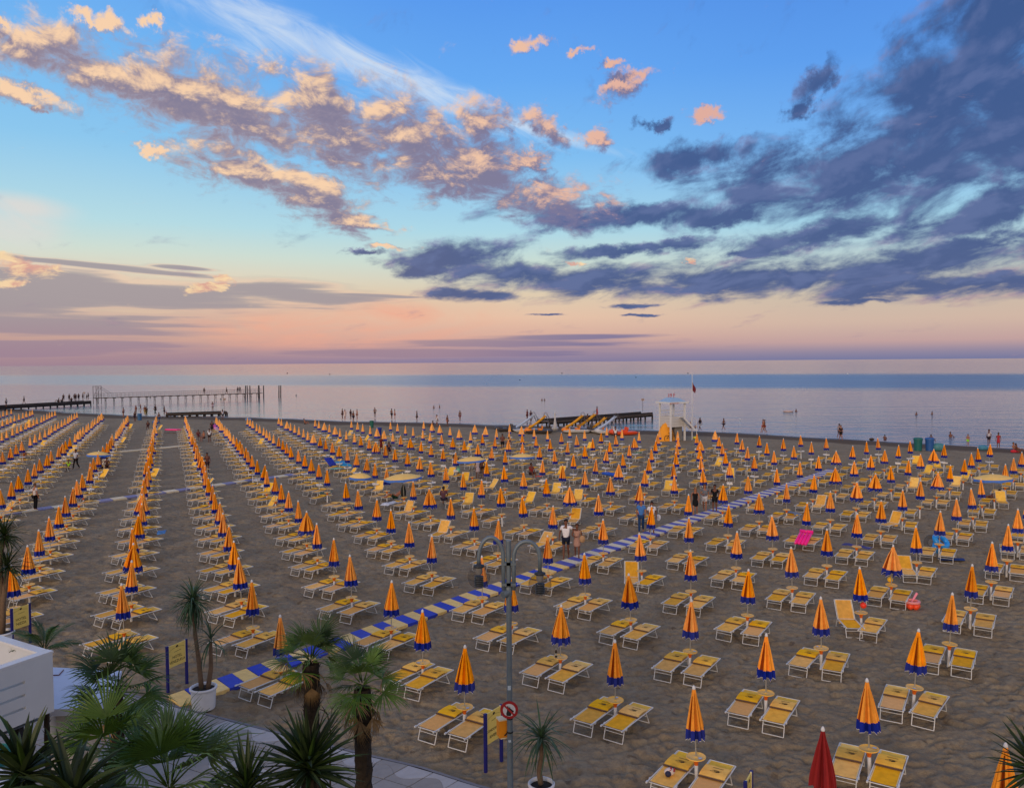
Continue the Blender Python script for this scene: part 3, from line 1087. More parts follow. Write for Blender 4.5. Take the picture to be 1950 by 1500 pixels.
M_seat2 = mat('pinkish_mesh_fabric', lin(232, 172, 92), 0.8, 0.10, 14, bump=0.2, bscale=180, objvar=0.12, spec=0.2)
M_seat3 = mat('golden_mesh_fabric', lin(250, 170, 36), 0.8, 0.10, 14, bump=0.2, bscale=180, objvar=0.12, spec=0.2)
M_shade2 = mat('pale_sunshade_canvas', lin(238, 186, 84), 0.8, 0.12, 9, objvar=0.14, spec=0.2)
FLAT = [bed_set(0, M_seat, M_back, M_shade), bed_set(0, M_seat2, M_back, M_shade), bed_set(0, M_seat, M_back, M_shade2), bed_set(0, M_seat, M_back, M_shade)]
RAISED = [bed_set(a, M_seat, M_seat, M_shade) for a in (0.7, 0.9, 1.05)]


def lite_bed(up, seatm=None):
    """the same bed as one mesh, for those too far off to show their parts"""
    fr, legs, seat, back, bind, shade, bar_, pr, em = bed_parts(up, True)
    mb = MB()
    for s, piece in ((0, fr), (0, legs[0]), (0, legs[1]), (1, seat), (2, back), (3, shade), (4, bar_)):
        mb.slot = s
        for f_, sm in zip(piece.f, piece.s):
            mb.add([piece.v[i] for i in f_], [tuple(range(len(f_)))], sm)
    return mb


LITE = [lite_bed(0), lite_bed(0.9)]
LITE_M = [M_frame, M_seat, M_back, M_shade, M_wood]
LITE_ME = [l.mesh('sun_bed', LITE_M) for l in LITE]


def sun_bed(loc, rz, label, raised=None, full=True, group='sun beds set out in pairs on the sand', kind=None):
    if not full:
        return put('sun_bed', LITE_ME[1 if raised is not None else 0], None, loc, rz, label, 'sun bed', group)
    t = thing('sun_bed', loc, rz, label, 'sun bed', group)
    d = RAISED[raised] if raised is not None else (FLAT[kind] if kind is not None else rng.choice(FLAT))
    put('frame', d['frame'], t)
    for l in d['leg']:
        put('leg_frame', l, t)
    put('seat_fabric', d['seat'], t)
    b = put('back_fabric', d['back'], t)
    put('binding', d['bind'], b)
    if 'shade' in d:
        s = put('sunshade', d['shade'], t)
        put('sunshade_bar', d['bar'], s)
        put('lettering', d['print'], s)
        put('emblem', d['emblem'], s)
    return t


# ------------------------------------------------------------------ the lattice
LIM = [(-60, 66), (-3.4, 65.4), (-.8, 62.5), (4.5, 61.9), (8, 62.6), (10.9, 61.3), (13.7, 62.8), (16.6, 61), (19.4, 62.7), (22, 60.3), (28.1, 60.3), (30.2, 61.3), (34.7, 59.3), (37.8, 57.4),
       (42.2, 59.1), (46.1, 56.6), (51.1, 55.4), (57.4, 55.5), (61.2, 53.1), (65.7, 51.4), (69.9, 51), (76.9, 51.4), (78.6, 47.9), (82.9, 46.5), (91.6, 47.5), (93.7, 44.9),
       (96.9, 42.9), (103.8, 42.8), (111, 42.9), (117.2, 42.2), (123.4, 41.7), (130.2, 41.1), (170, 38)]
LX, LY = np.array([p[0] for p in LIM]), np.array([p[1] for p in LIM])
cells = []
for side, o, irange in (('right', ORI, range(-14, 3)), ('left', ORL, range(0, 60))):
    for i in irange:
        for j in range(-14, 32):
            ii = i + (0.55 if (side == 'left' and i >= 22) else 0.0)
            p = o + U * ii + V * j
            a, b = uv(p)
            if b > np.interp(a, LX, LY) + 0.6 or b < edge_v(a) + 1.5:
                continue
            pr_ = project((p.x, p.y, 0.65))
            tp = project((p.x, p.y, 2.0))
            if pr_ is None or p.y < 12 or not (-45 < pr_[0] < 2010) or tp[1] > 1500 or tp[0] < -15 or tp[0] > 1965:
                continue
            if side == 'left' and abs(a - a2) < 0.8:
                continue
            cells.append(dict(side=side, i=i, j=j, p=p, d=p.y, px=pr_))
rows_ = {}
for c in cells:
    rows_.setdefault((c['side'], c['i']), []).append(c)
for k, l in rows_.items():
    l.sort(key=lambda c: c['j'])
    for n, c in enumerate(l):
        c['n'] = n + 1
        c['row'] = (3 - k[1]) if k[0] == 'right' else k[1] + 1
cells.sort(key=lambda c: c['d'])

# umbrellas that stand open, by the pixel of their crown
OPEN = [(770, 905, 36, 'open yellow umbrella above the man lying back and the hanging dark bag'), (900, 872, 28, 'open yellow umbrella beside the person in the white and mint outfit'),
        (995, 866, 24, 'open yellow umbrella with a dark figure below, right of the two others'), (185, 862, 21, 'open yellow umbrella over two seated people on the left'),
        (1895, 906, 34, 'open yellow umbrella near the right edge above a lying sunbather'), (683, 903, 21, 'small pale open umbrella low among the beds by the cyan towel')]
open_at = []
for x, y, rpx, lab in OPEN:
    p = at(x, y, 2.05)
    c = min((c for c in cells), key=lambda c: (c['p'] - Vector((p.x, p.y))).length)
    open_at.append((c['side'], c['i'], c['j']))
    open_umbrella((p.x, p.y, 0), rpx * p.y / FPX, lab)

WIDE_AT = [(1690, 1035), (985 / 3.9, 870 + 650 / 3.9), (1140, 880), (795, 940), (585, 975), (1000, 862), (383, 803)]
wide_at = set()
for x, y in WIDE_AT:
    p = at(x, y, 2.2)
    c = min((c for c in cells), key=lambda c: (c['p'] - Vector((p.x, p.y))).length)
    wide_at.add((c['side'], c['i'], c['j']))

# raised backs seen close enough to place: (px, py of the seat)
UPS = [(1185, 1112, 1), (1000, 1040, 0), (820, 1015, 1), (765, 975, 2), (480, 962, 0), (1460, 950, 1), (1150, 985, 1), (1045, 935, 2), (1230, 915, 1), (1270, 930, 1), (1700, 985, 2), (1665, 1075, 0),
       (265, 948, 2), (305, 945, 1), (205, 905, 1), (1630, 1170, 1), (30, 970, 1), (880, 915, 1), (845, 905, 0), (700, 895, 1), (735, 930, 1), (1040, 905, 2), (1925, 945, 1), (1610, 960, 1)]
ups = {}
for x, y, kk in UPS:
    p = at(x, y, 0.36)
    best = None
    for c in cells:
        for s in (-1, 1):
            q = c['p'] + UH * (0.42 * s)
            dd = (q - Vector((p.x, p.y))).length
            if best is None or dd < best[0]:
                best = (dd, (c['side'], c['i'], c['j'], s))
    ups[best[1]] = kk

n_full = 0
u_stuff, b_stuff = [], []
nu = nb = 0
for c in cells:
    key = (c['side'], c['i'], c['j'])
    where = 'in the %s row %s of the boardwalk' % (nth(c['row']), c['side'])
    jit = Vector((rng.gauss(0, .05), rng.gauss(0, .05)))
    p = c['p'] + jit
    white = c['d'] > 64 or (c['side'] == 'left' and c['d'] > 55)
    blank = False
    if key not in open_at:
        can = rng.choice(WIDE) if (key in wide_at or (c['d'] > 40 and rng.random() < .06)) else None
        if nu < 294:
            umbrella((p.x, p.y, 0), 'closed umbrella, %s from the front %s' % (nth(c['n']), where), white, can, sticker=(c['d'] < 30 and rng.random() < .6))
            nu += 1
        else:
            u_stuff.append((p, rng.uniform(0, 6.28), rng.randrange(8)))
    for s in (1, -1):
        if rng.random() < (0.0 if c['d'] < 45 else 0.05):
            continue
        q = p + UH * (0.405 * s + rng.gauss(0, .02)) + VH * (-0.13 - 0.08 * s + rng.gauss(0, .05))
        rz = BED_ROT + rng.gauss(0, .035) + 0.07
        up = ups.get(key + (s,))
        if up is None and c['d'] > 48 and rng.random() < 0.055:
            up = rng.randrange(3)
        lab = 'sun bed %s of the %s umbrella %s' % ('left' if s > 0 else 'right', nth(c['n']), where)
        if up is not None:
            rz += rng.uniform(-.5, .5)
            lab = 'raised-back ' + lab
        if nb < 300:
            sun_bed((q.x, q.y, 0.0), rz, lab, up, full=c['d'] < 50)
            nb += 1
        else:
            b_stuff.append((q, rz, 1 if up is not None else 0))


def spread(name, tmpl, mats, places, label, cat):
    """many far copies as one mesh"""
    vs, fs, ks, sm, off = [], [], [], [], 0
    for p, rz, k in places:
        tv, tf, tk, ts = tmpl[k]
        co, si = math.cos(rz), math.sin(rz)
        vs.append(np.stack([tv[:, 0] * co - tv[:, 1] * si + p.x, tv[:, 0] * si + tv[:, 1] * co + p.y, tv[:, 2]], -1))
        fs += [tuple(i + off for i in f) for f in tf]
        ks += tk
        sm += ts
        off += len(tv)
    me = bpy.data.meshes.new(name)
    me.from_pydata(np.concatenate(vs).tolist(), [], fs)
    for m_ in mats:
        me.materials.append(m_)
    me.polygons.foreach_set('material_index', ks)
    me.polygons.foreach_set('use_smooth', sm)
    me.update()
    return put(name, me, None, None, None, label, cat, None, 'stuff')


def flat(mb):
    return np.array(mb.v, float), mb.f, mb.k, mb.s


def lite_umbrella(seed):
    q = random.Random(seed)
    mb = MB()
    Rb = q.uniform(.17, .205) if seed < 7 else 0.34
    mb.slot = 0
    n = 10

    def ring(z, r_):
        return [(r_ * (1 - .28 * (j % 2)) * math.cos(2 * math.pi * j / n), r_ * (1 - .28 * (j % 2)) * math.sin(2 * math.pi * j / n), z) for j in range(n + 1)]
    mb.sheet([ring(2.12, .035), ring(1.75, .55 * Rb), ring(1.285, Rb)], smooth=False)
    mb.slot = 1
    mb.sheet([ring(1.285, Rb), ring(1.17, Rb * 1.07), ring(1.06, Rb * 1.1), ring(1.1, Rb * .4)], smooth=False)
    mb.slot = 2
    mb.bar((0, 0, 0), (0, 0, 1.2), .016, n=5)
    mb.slot = 3
    mb.lathe([(.038, 2.115), (.038, 2.15), (0.005, 2.21)], 6)
    mb.bar((0, 0, -.03), (0, 0, .5), .042, n=6)
    mb.box((0, 0, .665), (.48, .38, .07))
    return mb


spread('far_umbrellas', [flat(lite_umbrella(i)) for i in range(8)], [M_orange, M_hem, M_pole, M_white], u_stuff, 'closed orange umbrellas packed small along the far end of the beach', 'umbrellas')
spread('far_sun_beds', [flat(l) for l in LITE], LITE_M, b_stuff, 'pale sun beds crowded between the far umbrellas before the water', 'sun beds')

# ================================================================== people
SKINS = [mat('skin_tan', lin(158, 104, 78), 0.6, 0.06, 8), mat('skin_deep', lin(112, 70, 52), 0.6, 0.06, 8), mat('skin_light', lin(196, 146, 118), 0.6, 0.06, 8)]


def cloth_mat(rgb):
    return mat('cloth_%d_%d_%d' % rgb, lin(*rgb), 0.85, 0.12, 9, spec=0.15)


def grow(name, joints, edges, root, level=1):
    """grow one skin over a skeleton: joints {name: (point, rx, ry)}"""
    names = list(joints)
    idx = {n: i for i, n in enumerate(names)}
    me = bpy.data.meshes.new(name)
    me.from_pydata([joints[n][0] for n in names], [(idx[a], idx[b]) for a, b in edges], [])
    o = bpy.data.objects.new(name, me)
    COL.objects.link(o)
    o.modifiers.new('skin', 'SKIN').use_smooth_shade = True
    for i, n in enumerate(names):
        d = me.skin_vertices[0].data[i]
        d.radius = (joints[n][1], joints[n][2])
        d.use_root = n == root
    if level:
        o.modifiers.new('sub', 'SUBSURF').levels = level
        o.modifiers['sub'].render_levels = level
    dg = bpy.context.evaluated_depsgraph_get()
    dg.update()
    out = bpy.data.meshes.new_from_object(o.evaluated_get(dg))
    out.name = name
    bpy.data.objects.remove(o)
    bpy.data.meshes.remove(me)
    return out


def pose_of(kind):
    """joint positions of an adult about 1.72 m tall, facing -y"""
    J = dict(pelvis=(0, 0, .95), waist=(0, .0, 1.12), chest=(0, .01, 1.32), neck=(0, .01, 1.47), jaw=(0, -.015, 1.55), brow=(0, -.005, 1.63), crown=(0, .005, 1.70),
             nose=(0, -.105, 1.60))
    for s, n in ((-1, 'l'), (1, 'r')):
        J.update({'sh' + n: (s * .17, .01, 1.42), 'el' + n: (s * .24, .03, 1.15), 'wr' + n: (s * .25, -.05, .92), 'pa' + n: (s * .25, -.07, .84),
                  'hip' + n: (s * .09, 0, .90), 'kn' + n: (s * .10, -.01, .49), 'an' + n: (s * .10, .03, .085), 'toe' + n: (s * .115, -.13, .03), 'ear' + n: (s * .088, 0, 1.60)})

    def leg(n, hipz, kn, an, toe):
        J['kn' + n], J['an' + n], J['toe' + n] = kn, an, toe
    if kind == 'walk':
        leg('l', 0, (-.09, -.16, .50), (-.09, -.24, .09), (-.10, -.40, .05))
        leg('r', 0, (.09, .05, .49), (.09, .30, .14), (.10, .19, .03))
        J.update(ell=(-.24, .10, 1.17), wrl=(-.24, .14, .94), pal=(-.24, .12, .86), elr=(.24, -.06, 1.16), wrr=(.23, -.22, .98), par=(.23, -.28, .93))
    elif kind == 'walk2':
        leg('r', 0, (.09, -.13, .50), (.09, -.20, .09), (.10, -.36, .05))
        leg('l', 0, (-.09, .04, .49), (-.09, .24, .13), (-.10, .12, .03))
        J.update(ell=(-.25, -.06, 1.17), wrl=(-.10, -.20, 1.10), pal=(-.03, -.22, 1.12), elr=(.24, .06, 1.16), wrr=(.26, .04, .93), par=(.26, .02, .85))
    elif kind == 'hug':
        leg('l', 0, (-.09, -.12, .50), (-.09, -.18, .09), (-.10, -.34, .05))
        leg('r', 0, (.09, .05, .49), (.09, .24, .13), (.10, .12, .03))
        J.update(elr=(.36, .02, 1.28), wrr=(.44, -.14, 1.34), par=(.43, -.21, 1.36), ell=(-.27, .05, 1.17), wrl=(-.30, .02, .94), pal=(-.30, .0, .86))
    elif kind == 'reach':
        J.update(elr=(.27, -.14, 1.30), wrr=(.16, -.32, 1.46), par=(.14, -.38, 1.52), ell=(-.27, -.14, 1.30), wrl=(-.10, -.32, 1.46), pal=(-.06, -.38, 1.52))
    elif kind == 'hips':
        J.update(elr=(.33, .10, 1.17), wrr=(.19, .0, 1.03), par=(.14, -.04, 1.0), ell=(-.33, .10, 1.17), wrl=(-.19, .0, 1.03), pal=(-.14, -.04, 1.0))
    elif kind in ('sit', 'lie', 'bend'):
        pass
    if kind == 'sit':      # on the sand, knees drawn up
        dz = -.80
        for k in list(J):
            x, y, z = J[k]
            J[k] = (x, y + max(0, (z - .95)) * .22, z + dz)
        for s, n in ((-1, 'l'), (1, 'r')):
            J['hip' + n] = (s * .10, -.02, .12)
            J['kn' + n] = (s * .16, -.40, .42)
            J['an' + n] = (s * .14, -.62, .08)
            J['toe' + n] = (s * .15, -.78, .03)
            J['el' + n] = (s * .27, -.05, .40)
            J['wr' + n] = (s * .18, -.28, .38)
            J['pa' + n] = (s * .15, -.35, .40)
    if kind == 'lie':      # leaning back on a lounger whose seat is at 0.36
        def lay(p):
            x, y, z = p
            d = z - .95
            return (x, .05 + d * .80 + y * .5, .47 + max(0, d) * .62 - y * .6)
        for k in list(J):
            J[k] = lay(J[k])
        for s, n in ((-1, 'l'), (1, 'r')):
            J['hip' + n] = (s * .09, .02, .45)
            J['kn' + n] = (s * .13, -.38, .68 if s > 0 else .60)
            J['an' + n] = (s * .12, -.62, .42)
            J['toe' + n] = (s * .12, -.74, .46)
            J['el' + n] = (s * .30, .12, .52)
            J['wr' + n] = (s * .20, -.06, .58)
            J['pa' + n] = (s * .14, -.10, .60)
    if kind == 'chair':    # sitting upright on a bed's edge
        for k in list(J):
            x, y, z = J[k]
            J[k] = (x, y + max(0, z - .95) * .05, z - .45)
        for s, n in ((-1, 'l'), (1, 'r')):
            J['hip' + n] = (s * .10, -.02, .47)
            J['kn' + n] = (s * .14, -.42, .50)
            J['an' + n] = (s * .13, -.40, .09)
            J['toe' + n] = (s * .14, -.56, .03)
            J['el' + n] = (s * .25, -.06, .74)
            J['wr' + n] = (s * .15, -.28, .60)
            J['pa' + n] = (s * .14, -.35, .58)
    return J


def limb_edges():
    e = [('pelvis', 'waist'), ('waist', 'chest'), ('chest', 'neck'), ('neck', 'jaw'), ('jaw', 'brow'), ('brow', 'crown'), ('brow', 'nose')]
    for n in 'lr':
        e += [('chest', 'sh' + n), ('sh' + n, 'el' + n), ('el' + n, 'wr' + n), ('wr' + n, 'pa' + n), ('pelvis', 'hip' + n), ('hip' + n, 'kn' + n), ('kn' + n, 'an' + n), ('an' + n, 'toe' + n), ('brow', 'ear' + n)]
    return e


RAD = dict(pelvis=(.15, .115), waist=(.125, .095), chest=(.15, .11), neck=(.052, .052), jaw=(.062, .07), brow=(.08, .095), crown=(.055, .06), nose=(.014, .014),
           sh=(.058, .058), el=(.041, .041), wr=(.028, .028), pa=(.036, .022), hip=(.088, .09), kn=(.056, .056), an=(.037, .037), toe=(.036, .028), ear=(.016, .02))
BODIES = {}


def body_set(kind):
    if kind in BODIES:
        return BODIES[kind]
    J = pose_of(kind)

    def rr(k):
        return RAD[k] if k in RAD else RAD[k[:-1]]
    jn = {k: (p,) + rr(k) for k, p in J.items()}
    ed = limb_edges()
    for n, s in (('l', -1), ('r', 1)):         # five fingers on each hand
        w_, p_ = Vector(J['wr' + n]), Vector(J['pa' + n])
        d = (p_ - w_).normalized()
        side = d.cross(Vector((s, 0.2, 0.1))).normalized()
        for k, (off, ln) in enumerate(((-.03, .065), (-.010, .082), (.012, .078), (.030, .060))):
            jn['f%s%d' % (n, k)] = (tuple(p_ + side * off + d * ln), .009, .009)
            ed.append(('pa' + n, 'f%s%d' % (n, k)))
        jn['f%s4' % n] = (tuple(p_ - side * .05 + d * .02), .010, .010)
        ed.append(('pa' + n, 'f%s4' % n))
    body = grow('body', jn, ed, 'pelvis')

    def sub(keys, edges, pad, root, extra=None):
        q = {k: (J[k], rr(k)[0] + pad, rr(k)[1] + pad) for k in keys}
        if extra:
            q.update(extra)
        return grow('garment', q, edges, root)

    def lerp(a, b, t):
        return tuple(Vector(J[a]).lerp(Vector(J[b]), t))
    ex = {'m' + n: (lerp('sh' + n, 'el' + n, .65), .062, .062) for n in 'lr'}
    shirt = sub(['pelvis', 'waist', 'chest', 'shl', 'shr'], [('pelvis', 'waist'), ('waist', 'chest'), ('chest', 'shl'), ('chest', 'shr'), ('shl', 'ml'), ('shr', 'mr')], .022, 'waist', ex)
    ex = {'m' + n: (lerp('hip' + n, 'kn' + n, .72), .088, .088) for n in 'lr'}
    shorts = sub(['pelvis', 'hipl', 'hipr'], [('pelvis', 'hipl'), ('pelvis', 'hipr'), ('hipl', 'ml'), ('hipr', 'mr')], .016, 'pelvis', ex)
    trousers = sub(['pelvis', 'hipl', 'hipr', 'knl', 'knr', 'anl', 'anr'], [('pelvis', 'hipl'), ('pelvis', 'hipr'), ('hipl', 'knl'), ('hipr', 'knr'), ('knl', 'anl'), ('knr', 'anr')], .018, 'pelvis')
    trunks = sub(['pelvis', 'hipl', 'hipr'], [('pelvis', 'hipl'), ('pelvis', 'hipr'), ('hipl', 'ml'), ('hipr', 'mr')], .010, 'pelvis', {'m' + n: (lerp('hip' + n, 'kn' + n, .22), .086, .086) for n in 'lr'})
    kx = tuple((Vector(J['knl']) + Vector(J['knr'])) / 2 + Vector((0, 0, .05)))
    px2 = tuple((Vector(J['pelvis']) * .5 + (Vector(J['knl']) + Vector(J['knr'])) * .25))
    dress = grow('dress', {'chest': (J['chest'], .165, .125), 'waist': (J['waist'], .15, .12), 'pelvis': (J['pelvis'], .185, .15), 'skirt': (px2, .20, .17), 'hem': (kx, .215, .19),
                           'shl': (J['shl'], .07, .07), 'shr': (J['shr'], .07, .07)},
                 [('chest', 'waist'), ('waist', 'pelvis'), ('pelvis', 'skirt'), ('skirt', 'hem'), ('chest', 'shl'), ('chest', 'shr')], 'waist')
    top = sub(['waist', 'chest'], [('waist', 'chest')], .012, 'chest')
    # hair: a cap over skull and nape
    c, up = Vector(J['brow']), (Vector(J['crown']) - Vector(J['jaw'])).normalized()
    fw = (Vector(J['nose']) - c)
    fw = (fw - up * fw.dot(up)).normalized()
    sd_ = up.cross(fw)

    def hair(longer):
        mb = MB()
        n, m_ = 14, 8
        rows = []
        for i in range(m_ + 1):
            row = []
            for j in range(n + 1):
                t = 2 * math.pi * j / n
                back = 0.5 - 0.5 * math.cos(t)
                reach = (0.95 + (1.15 if not longer else 1.6) * back)
                a = i / m_ * reach
                r_ = 0.108
                p = c + up * (.03 + (r_ + .012) * math.cos(a)) + (fw * math.cos(t) * (r_ + .004) + sd_ * math.sin(t) * r_ * .92) * math.sin(min(a, 1.7))
                if longer and a > 1.5:
                    p = p - up * (a - 1.5) * .16
                row.append(p)
            rows.append(row)
        mb.sheet(rows)
        return mb.mesh('hair', M_dark)
    BODIES[kind] = dict(body=body, shirt=shirt, shorts=shorts, trousers=trousers, trunks=trunks, dress=dress, top=top, hair=hair(False), long_hair=hair(True), J=J)
    return BODIES[kind]


def wear(name, me, parent, material):
    o = put(name, me, parent)
    if not me.materials:
        me.materials.append(M_dark)
    o.material_slots[0].link = 'OBJECT'
    o.material_slots[0].material = material
    return o


HAIRS = [mat('hair_dark', lin(44, 34, 30), 0.7, 0.2, 20), mat('hair_brown', lin(84, 60, 42), 0.7, 0.2, 20), mat('hair_fair', lin(170, 132, 84), 0.7, 0.2, 20), mat('hair_grey', lin(130, 126, 122), 0.7, 0.2, 20)]


def person(loc, kind, label, clothes, tall=1.72, face=0.0, skin=0, hair=0, long_hair=False, group=None):
    """clothes: {garment: rgb}; face: turn about the vertical, 0 looks towards the viewer"""
    B = body_set(kind)
    t = thing('person', loc, face, label, 'person', group)
    s = tall / 1.755
    t.scale = (s, s, s)
    wear('body', B['body'], t, SKINS[skin])
    for g, rgb in clothes.items():
        wear(g, B[g], t, cloth_mat(rgb))
    if hair is not None:
        wear('hair', B['long_hair' if long_hair else 'hair'], t, HAIRS[hair])
    return t


def stand(px, py, z=0.0):
    p = at(px, py, z)
    return (p.x, p.y, z)


# ---- the walkers on and by the boardwalk
person(stand(1078, 1064), 'hug', 'man in white T-shirt and dark shorts walking with an arm round a woman', dict(shirt=(222, 222, 230), shorts=(28, 34, 52)), 1.86, -0.15, 1, 0)
person(stand(1099, 1062), 'walk2', 'woman in pale patterned dress carrying a tan bag beside the man in white', dict(dress=(176, 140, 128)), 1.62, -0.1, 1, 1)
person(stand(1221, 1014), 'walk', 'man in blue T-shirt and blue jeans walking along the boardwalk', dict(shirt=(70, 120, 190), trousers=(34, 62, 104)), 1.74, -0.2, 0, None)
person(stand(1241, 1015), 'walk2', 'person in white top half hidden behind an umbrella, beside the man in blue', dict(shirt=(214, 214, 224), shorts=(150, 130, 116)), 1.70, -0.1, 1, 0)
person(stand(1324, 981), 'walk', 'fair-haired woman in a black dress on the boardwalk', dict(dress=(26, 26, 30)), 1.66, -0.3, 0, 2, True)
person(stand(1342, 973), 'walk2', 'woman in grey top and white shorts between two people in black', dict(shirt=(112, 116, 128), shorts=(210, 208, 210)), 1.66, -0.3, 0, 1, True)
person(stand(1361, 975), 'stand', 'person in black T-shirt and shorts, hand raised, by the boardwalk', dict(shirt=(24, 24, 28), shorts=(30, 30, 34)), 1.68, -0.4, 1, 0)
person(stand(68, 971), 'stand', 'person in white top and black trousers standing on the left slab path', dict(shirt=(196, 190, 190), trousers=(22, 22, 26)), 1.72, 2.6, 0, 1)
person(stand(145, 893), 'walk', 'person in white printed T-shirt and dark trousers among the left umbrellas', dict(shirt=(204, 206, 216), trousers=(40, 36, 36)), 1.74, -0.2, 1, 0)
person(stand(477, 909), 'stand', 'woman in a white dress walking between two umbrella files, left of centre', dict(dress=(206, 206, 214)), 1.66, 1.3, 1, 0)
person(stand(864, 908), 'reach', 'person in white shirt reaching up to an umbrella', dict(shirt=(216, 216, 224), trousers=(190, 190, 200)), 1.74, 1.2, 1, 0)
person(stand(873, 912), 'reach', 'person in a mint dress reaching up beside the one in white', dict(dress=(120, 190, 170)), 1.60, 1.6, 1, 0, True)
person(stand(910, 912), 'stand', 'person wrapped in a white patterned cloth under the open umbrella', dict(dress=(186, 172, 180)), 1.66, 0.4, 1, 0)
person(stand(918, 911), 'stand', 'person in dark swimwear behind the one in the patterned cloth', dict(trunks=(40, 30, 34)), 1.72, -0.6, 1, 0)
p = at(752, 958, 0)
person((p.x, p.y, 0), 'lie', 'man in dark green shorts lying back on a white towel', dict(shorts=(30, 60, 50)), 1.74, -1.2, 0, 1)
p = at(1888, 958, 0)
person((p.x, p.y, -.12), 'lie', 'sunbather lying on a dark bed at the right edge', dict(trunks=(60, 30, 40)), 1.70, -1.3, 1, 0)
p = at(845, 963, 0)
person((p.x, p.y, 0), 'chair', 'person in plum top sitting with back to us behind an umbrella', dict(shirt=(96, 66, 80), shorts=(50, 44, 60)), 1.7, 3.0, 1, 0)
# seated and standing groups among the umbrellas
for x, y, kd, lab, cl, tl, fc, sk in [
        (192, 900, 'chair', 'seated bather in dark swimwear under the left open umbrella', dict(trunks=(60, 40, 40)), 1.72, -0.6, 1),
        (204, 898, 'chair', 'second seated bather right of the first under the left open umbrella', dict(trunks=(40, 34, 40)), 1.68, 0.5, 1),
        (131, 896, 'chair', 'small figure in a lime top sitting by the man in white', dict(shirt=(170, 230, 60)), 1.3, 0.2, 1),
        (46, 880, 'chair', 'person in an orange and brown dress seated far left', dict(dress=(150, 90, 50)), 1.66, 0.4, 1),
        (243, 822, 'stand', 'dark-haired person in red swimwear by the raised yellow beds', dict(trunks=(150, 40, 50)), 1.66, 0.8, 1),
        (282, 818, 'chair', 'dark figure sitting at the foot of a left umbrella file', dict(shirt=(60, 40, 44)), 1.68, 0.3, 1),
        (378, 838, 'chair', 'person in dark red sitting under the loosened umbrella', dict(shirt=(110, 50, 56)), 1.7, 0.6, 1),
        (388, 840, 'chair', 'bather leaning in the group under the loosened umbrella', dict(trunks=(40, 40, 60)), 1.7, -0.4, 0),
        (399, 842, 'stand', 'person in white top standing in the group under the loosened umbrella', dict(shirt=(210, 214, 224), shorts=(60, 44, 44)), 1.6, 0.2, 1),
        (404, 826, 'stand', 'dark figure beside the pink inflatable sheet', dict(shirt=(50, 40, 44), shorts=(40, 34, 40)), 1.72, 0.2, 1),
        (395, 900, 'stand', 'dark-haired person behind the pair of front umbrellas, left of centre', dict(shirt=(96, 62, 56), shorts=(60, 40, 50)), 1.7, 0, 1),
        (726, 862, 'stand', 'person in a dark red dress among umbrellas left of centre', dict(dress=(100, 36, 36)), 1.72, 0.3, 1),
        (741, 866, 'chair', 'person in dark blue sitting among umbrellas left of centre', dict(shirt=(30, 34, 60), shorts=(60, 40, 50)), 1.72, 0.3, 1),
        (957, 858, 'stand', 'person in black shorts next to a bather in pale bikini', dict(shirt=(110, 70, 66), shorts=(24, 24, 30)), 1.74, 0, 1),
        (969, 864, 'stand', 'bather in pale bikini standing among the central umbrellas', dict(top=(220, 210, 210), trunks=(220, 210, 210)), 1.68, 0, 1),
        (1012, 912, 'chair', 'person in red sitting among dark chairs right of centre', dict(shirt=(150, 50, 50), shorts=(60, 40, 50)), 1.7, 0.6, 1),
        (1172, 841, 'stand', 'person in white printed T-shirt in front of the red pedal boat', dict(shirt=(216, 214, 220), shorts=(70, 56, 60)), 1.76, 0, 1),
        (1270, 836, 'chair', 'dark figure sitting with a bicycle under the lifeguard tower', dict(shirt=(24, 24, 28), trousers=(30, 30, 34)), 1.7, -0.8, 1),
        (1269, 826, 'stand', 'dark figure standing behind the tower legs', dict(shirt=(50, 40, 50), shorts=(40, 36, 44)), 1.74, 0, 1)]:
    person(stand(x, y), kd, lab, cl, tl, fc, sk, 0)

